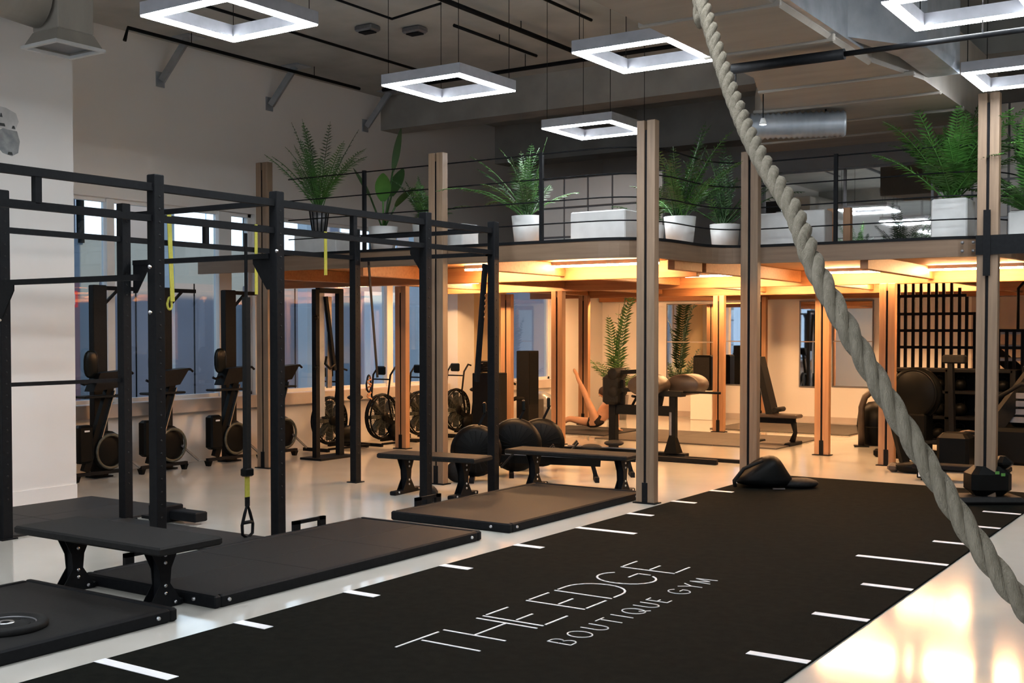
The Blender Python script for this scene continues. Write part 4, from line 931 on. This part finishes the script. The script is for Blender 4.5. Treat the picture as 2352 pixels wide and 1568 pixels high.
for k in range(4): MB().box(-.02+.078*k, -.024, .05, .035+.078*k, -.02, .10).build('label_card', 'white', t)

# ================================================================ PLANTS
def frond(parent, base, az, elev, L, droop, nl, ll, m_, wl=.02, name='frond'):
    mb = MB(); d = Vector((math.cos(az)*math.cos(elev), math.sin(az)*math.cos(elev), math.sin(elev))); p = Vector(base); pts = [p.copy()]
    n = 12
    for i in range(n):
        d = (d + Vector((0, 0, -droop/n*(.4+i/n*1.3)))).normalized(); p = p + d*(L/n); pts.append(p.copy())
    mb.tube(pts, [.008*(1-i/(n+1))+.002 for i in range(n+1)], 4)
    side = d.cross(Vector((0, 0, 1))); side = side.normalized() if side.length > .01 else Vector((1, 0, 0))
    for k in range(nl):
        t_ = .18+.8*k/nl; i = min(int(t_*n), n-1); f = t_*n-i; q = pts[i].lerp(pts[i+1], f); tn = (pts[i+1]-pts[i]).normalized()
        sd_ = tn.cross(Vector((0, 0, 1))); sd_ = sd_.normalized() if sd_.length > .05 else side; upv = sd_.cross(tn)
        l_ = ll*math.sin(math.pi*min(1, .15+t_*.85))**.6*random.uniform(.8, 1.15)
        for s_ in (-1, 1):
            tip = q + (sd_*s_*.85+tn*.6+upv*random.uniform(-.1, .25)).normalized()*l_ + Vector((0, 0, -l_*.25)); md = q.lerp(tip, .45)+upv*l_*.06
            wv = tn*wl
            mb.add([q-wv*.4, q+wv*.4, md+wv, tip, md-wv], [(0, 1, 2, 4), (4, 2, 3)])
    return mb.build(name, m_, parent)
def pot_round(t, r0, r1, h, m_='whitepot'):
    MB().lathe([(0, 0), (r0, 0), (r1, h), (r1-.015, h), (r1-.02, h-.03), (0, h-.03)], 28).build('pot', m_, t); MB().lathe([(0, h-.025), (r1-.018, h-.025)], 20).build('soil', 'soil', t)
def pot_sq(t, w0, h, m_='whitepot'):
    MB().box(-w0, -w0, 0, w0, w0, h, .02).build('pot', m_, t); MB().box(-w0+.03, -w0+.03, h, w0-.03, w0-.03, h+.006).build('soil', 'soil', t)
ZD = ZT-.012
# left feathery plant in slim pot on white planter
t = thing('palm_plant', 'feathery palm in a slim ribbed pot at the left end of the deck', 'plant', (-10.55, 11.25, ZD))
MB().box(-.32, -.14, 0, .42, .16, .3, .01).build('planter_box', 'whitepot', t)
q = MB(); q.lathe([(0, 0), (.085, 0), (.13, .34), (.12, .34), (.11, .3), (0, .3)], 24, T(0, 0, .3)); q.build('pot', 'darksteel', t)
q = MB()
for k in range(12):
    a = k*R(30); q.bar((.088*math.cos(a), .088*math.sin(a), .3), (.134*math.cos(a), .134*math.sin(a), .64), .012)
q.build('pot_rib', 'black', t)
for k in range(22):
    frond(t, (random.uniform(-.03, .03), random.uniform(-.03, .03), .62), random.uniform(0, 6.28), R(random.uniform(50, 85)), random.uniform(.65, 1.25), random.uniform(.2, .9), 22, .14, random.choice(['leaf', 'leafdark']), .008)
# banana plant
t = thing('broadleaf_plant', 'tall broad-leaved plant on the deck with a big upright leaf', 'plant', (-9.5, 11.3, ZD)); pot_round(t, .14, .19, .34)
def bigleaf(parent, base, az, elev, stem, L, W, droop, m_, splits=0):
    mb = MB(); d = Vector((math.cos(az)*math.cos(elev), math.sin(az)*math.cos(elev), math.sin(elev))); p = Vector(base); mb.tube([p, p+d*stem], .012, 6); p = p+d*stem; n = 9; L_ = []
    s = d.cross(Vector((0, 0, 1))).normalized()
    for i in range(n+1):
        u = i/n; wv = W*math.sin(math.pi*(u*.93+.05))**.7; L_.append((p-s*wv+Vector((0, 0, -.2*wv)), p.copy(), p+s*wv+Vector((0, 0, -.2*wv)))); d = (d+Vector((0, 0, -droop/n))).normalized(); p = p+d*(L/n)
    vs = [q for r_ in L_ for q in r_]; fs = []
    for i in range(n): fs += [(3*i, 3*i+1, 3*i+4, 3*i+3), (3*i+1, 3*i+2, 3*i+5, 3*i+4)]
    mb.add(vs, fs, True); return mb.build('leaf', m_, parent)
bigleaf(t, (0, 0, .3), R(20), R(80), .75, .55, .13, .3, 'leafdark')
bigleaf(t, (0, 0, .3), R(200), R(68), .45, .45, .10, .6, 'leafdark'); bigleaf(t, (0, 0, .3), R(-50), R(60), .4, .45, .10, .8, 'leaf'); bigleaf(t, (0, 0, .3), R(100), R(65), .5, .5, .1, .7, 'leafdark'); bigleaf(t, (0, 0, .3), R(0), R(55), .35, .4, .08, .9, 'leafdark')
def deckplant(x, y, lb, n_, L0, L1, m_, kind='round', z=ZD, ll=.13, sp_=(35, 85), pot=True, nl=20, wl=.009, h=.36):
    t = thing('potted_plant', lb, 'plant', (x, y, z), 0, 'potted plants on the deck')
    if kind == 'round': pot_round(t, .15, .19, h)
    else: pot_sq(t, .19, h)
    for k in range(n_): frond(t, (random.uniform(-.06, .06), random.uniform(-.06, .06), h-.02), random.uniform(0, 6.28), R(random.uniform(*sp_)), random.uniform(L0, L1), random.uniform(.3, 1.3), nl, ll, random.choice(m_), wl)
    return t
deckplant(-8.95, 11.5, 'dark leafy plant on the deck right of the tall broad-leaved one', 14, .4, .8, ['leafdark', 'leaf'])
deckplant(-7.35, 11.35, 'dark green arching plant on the deck left of the tall corner post', 22, .6, 1.25, ['leafdark', 'leaf'])
deckplant(-6.7, 13.2, 'small dark plant on the deck behind the corner post', 14, .4, .7, ['leafdark'])
deckplant(-5.9, 12.4, 'tall dark plant on the deck just right of the corner post', 24, .6, 1.25, ['leafdark', 'leaf'])
deckplant(-5.85, 13.6, 'dark plant on the deck left of the rope', 18, .5, 1.1, ['leafdark'])
deckplant(-3.02, 13.25, 'large bright feathery plant in a square white pot left of the twin post', 46, .75, 1.35, ['leaf', 'leaflight', 'leaf'], 'sq', ZD, .17, (38, 85), True, 26, .012, .46)
deckplant(-2.28+.02, 13.4, 'dense dark green shrub in a white pot at the right edge of the deck', 34, .5, 1.2, ['leafdark', 'leaf', 'leaflight'], 'sq', ZD, .13, (30, 85), True, 24, .012, .3)
for x, y, w_, h, lb in ((-8.4, 11.25, .3, .3, 'white planter box on the deck left of the arching plant'), (-6.35, 11.4, .35, .36, 'white planter box on the deck beside the corner post'), (-5.05, 13.3, .3, .42, 'white planter box on the deck near the rope'), (-4.95, 13.95, .32, .5, 'tall white planter box behind the rope')):
    t = thing('planter_box', lb, 'planter', (x, y, ZD), 0, 'white planters on the deck'); MB().box(-w_, -.17, 0, w_, .17, h, .015).build('box', 'whitepot', t); MB().box(-w_+.03, -.14, h, w_-.03, .14, h+.005).build('soil', 'soil', t)
# palm on the floor by the far wall
t = thing('floor_palm', 'tall drooping palm in the far left corner behind the round pads', 'plant', (-11.35, 20.9, 0)); pot_round(t, .19, .25, .5, 'darksteel')
frond(t, (0, 0, .48), R(100), R(86), 1.9, .2, 8, .2, 'leafdark', .012)
frond(t, (0, 0, .48), R(160), R(84), 1.7, .9, 24, .30, 'leafdark', .022); frond(t, (0, 0, .48), R(25), R(88), 2.75, 2.6, 40, .34, 'leafdark', .03); frond(t, (0, 0, .48), R(-10), R(86), 2.4, 2.2, 30, .3, 'leafdark', .03)
for k in range(13): frond(t, (0, 0, .5), k*.49, R(random.uniform(35, 70)), random.uniform(.6, 1.15), random.uniform(.4, 1.2), 14, .24, random.choice(['leafdark', 'leaf']), .014)
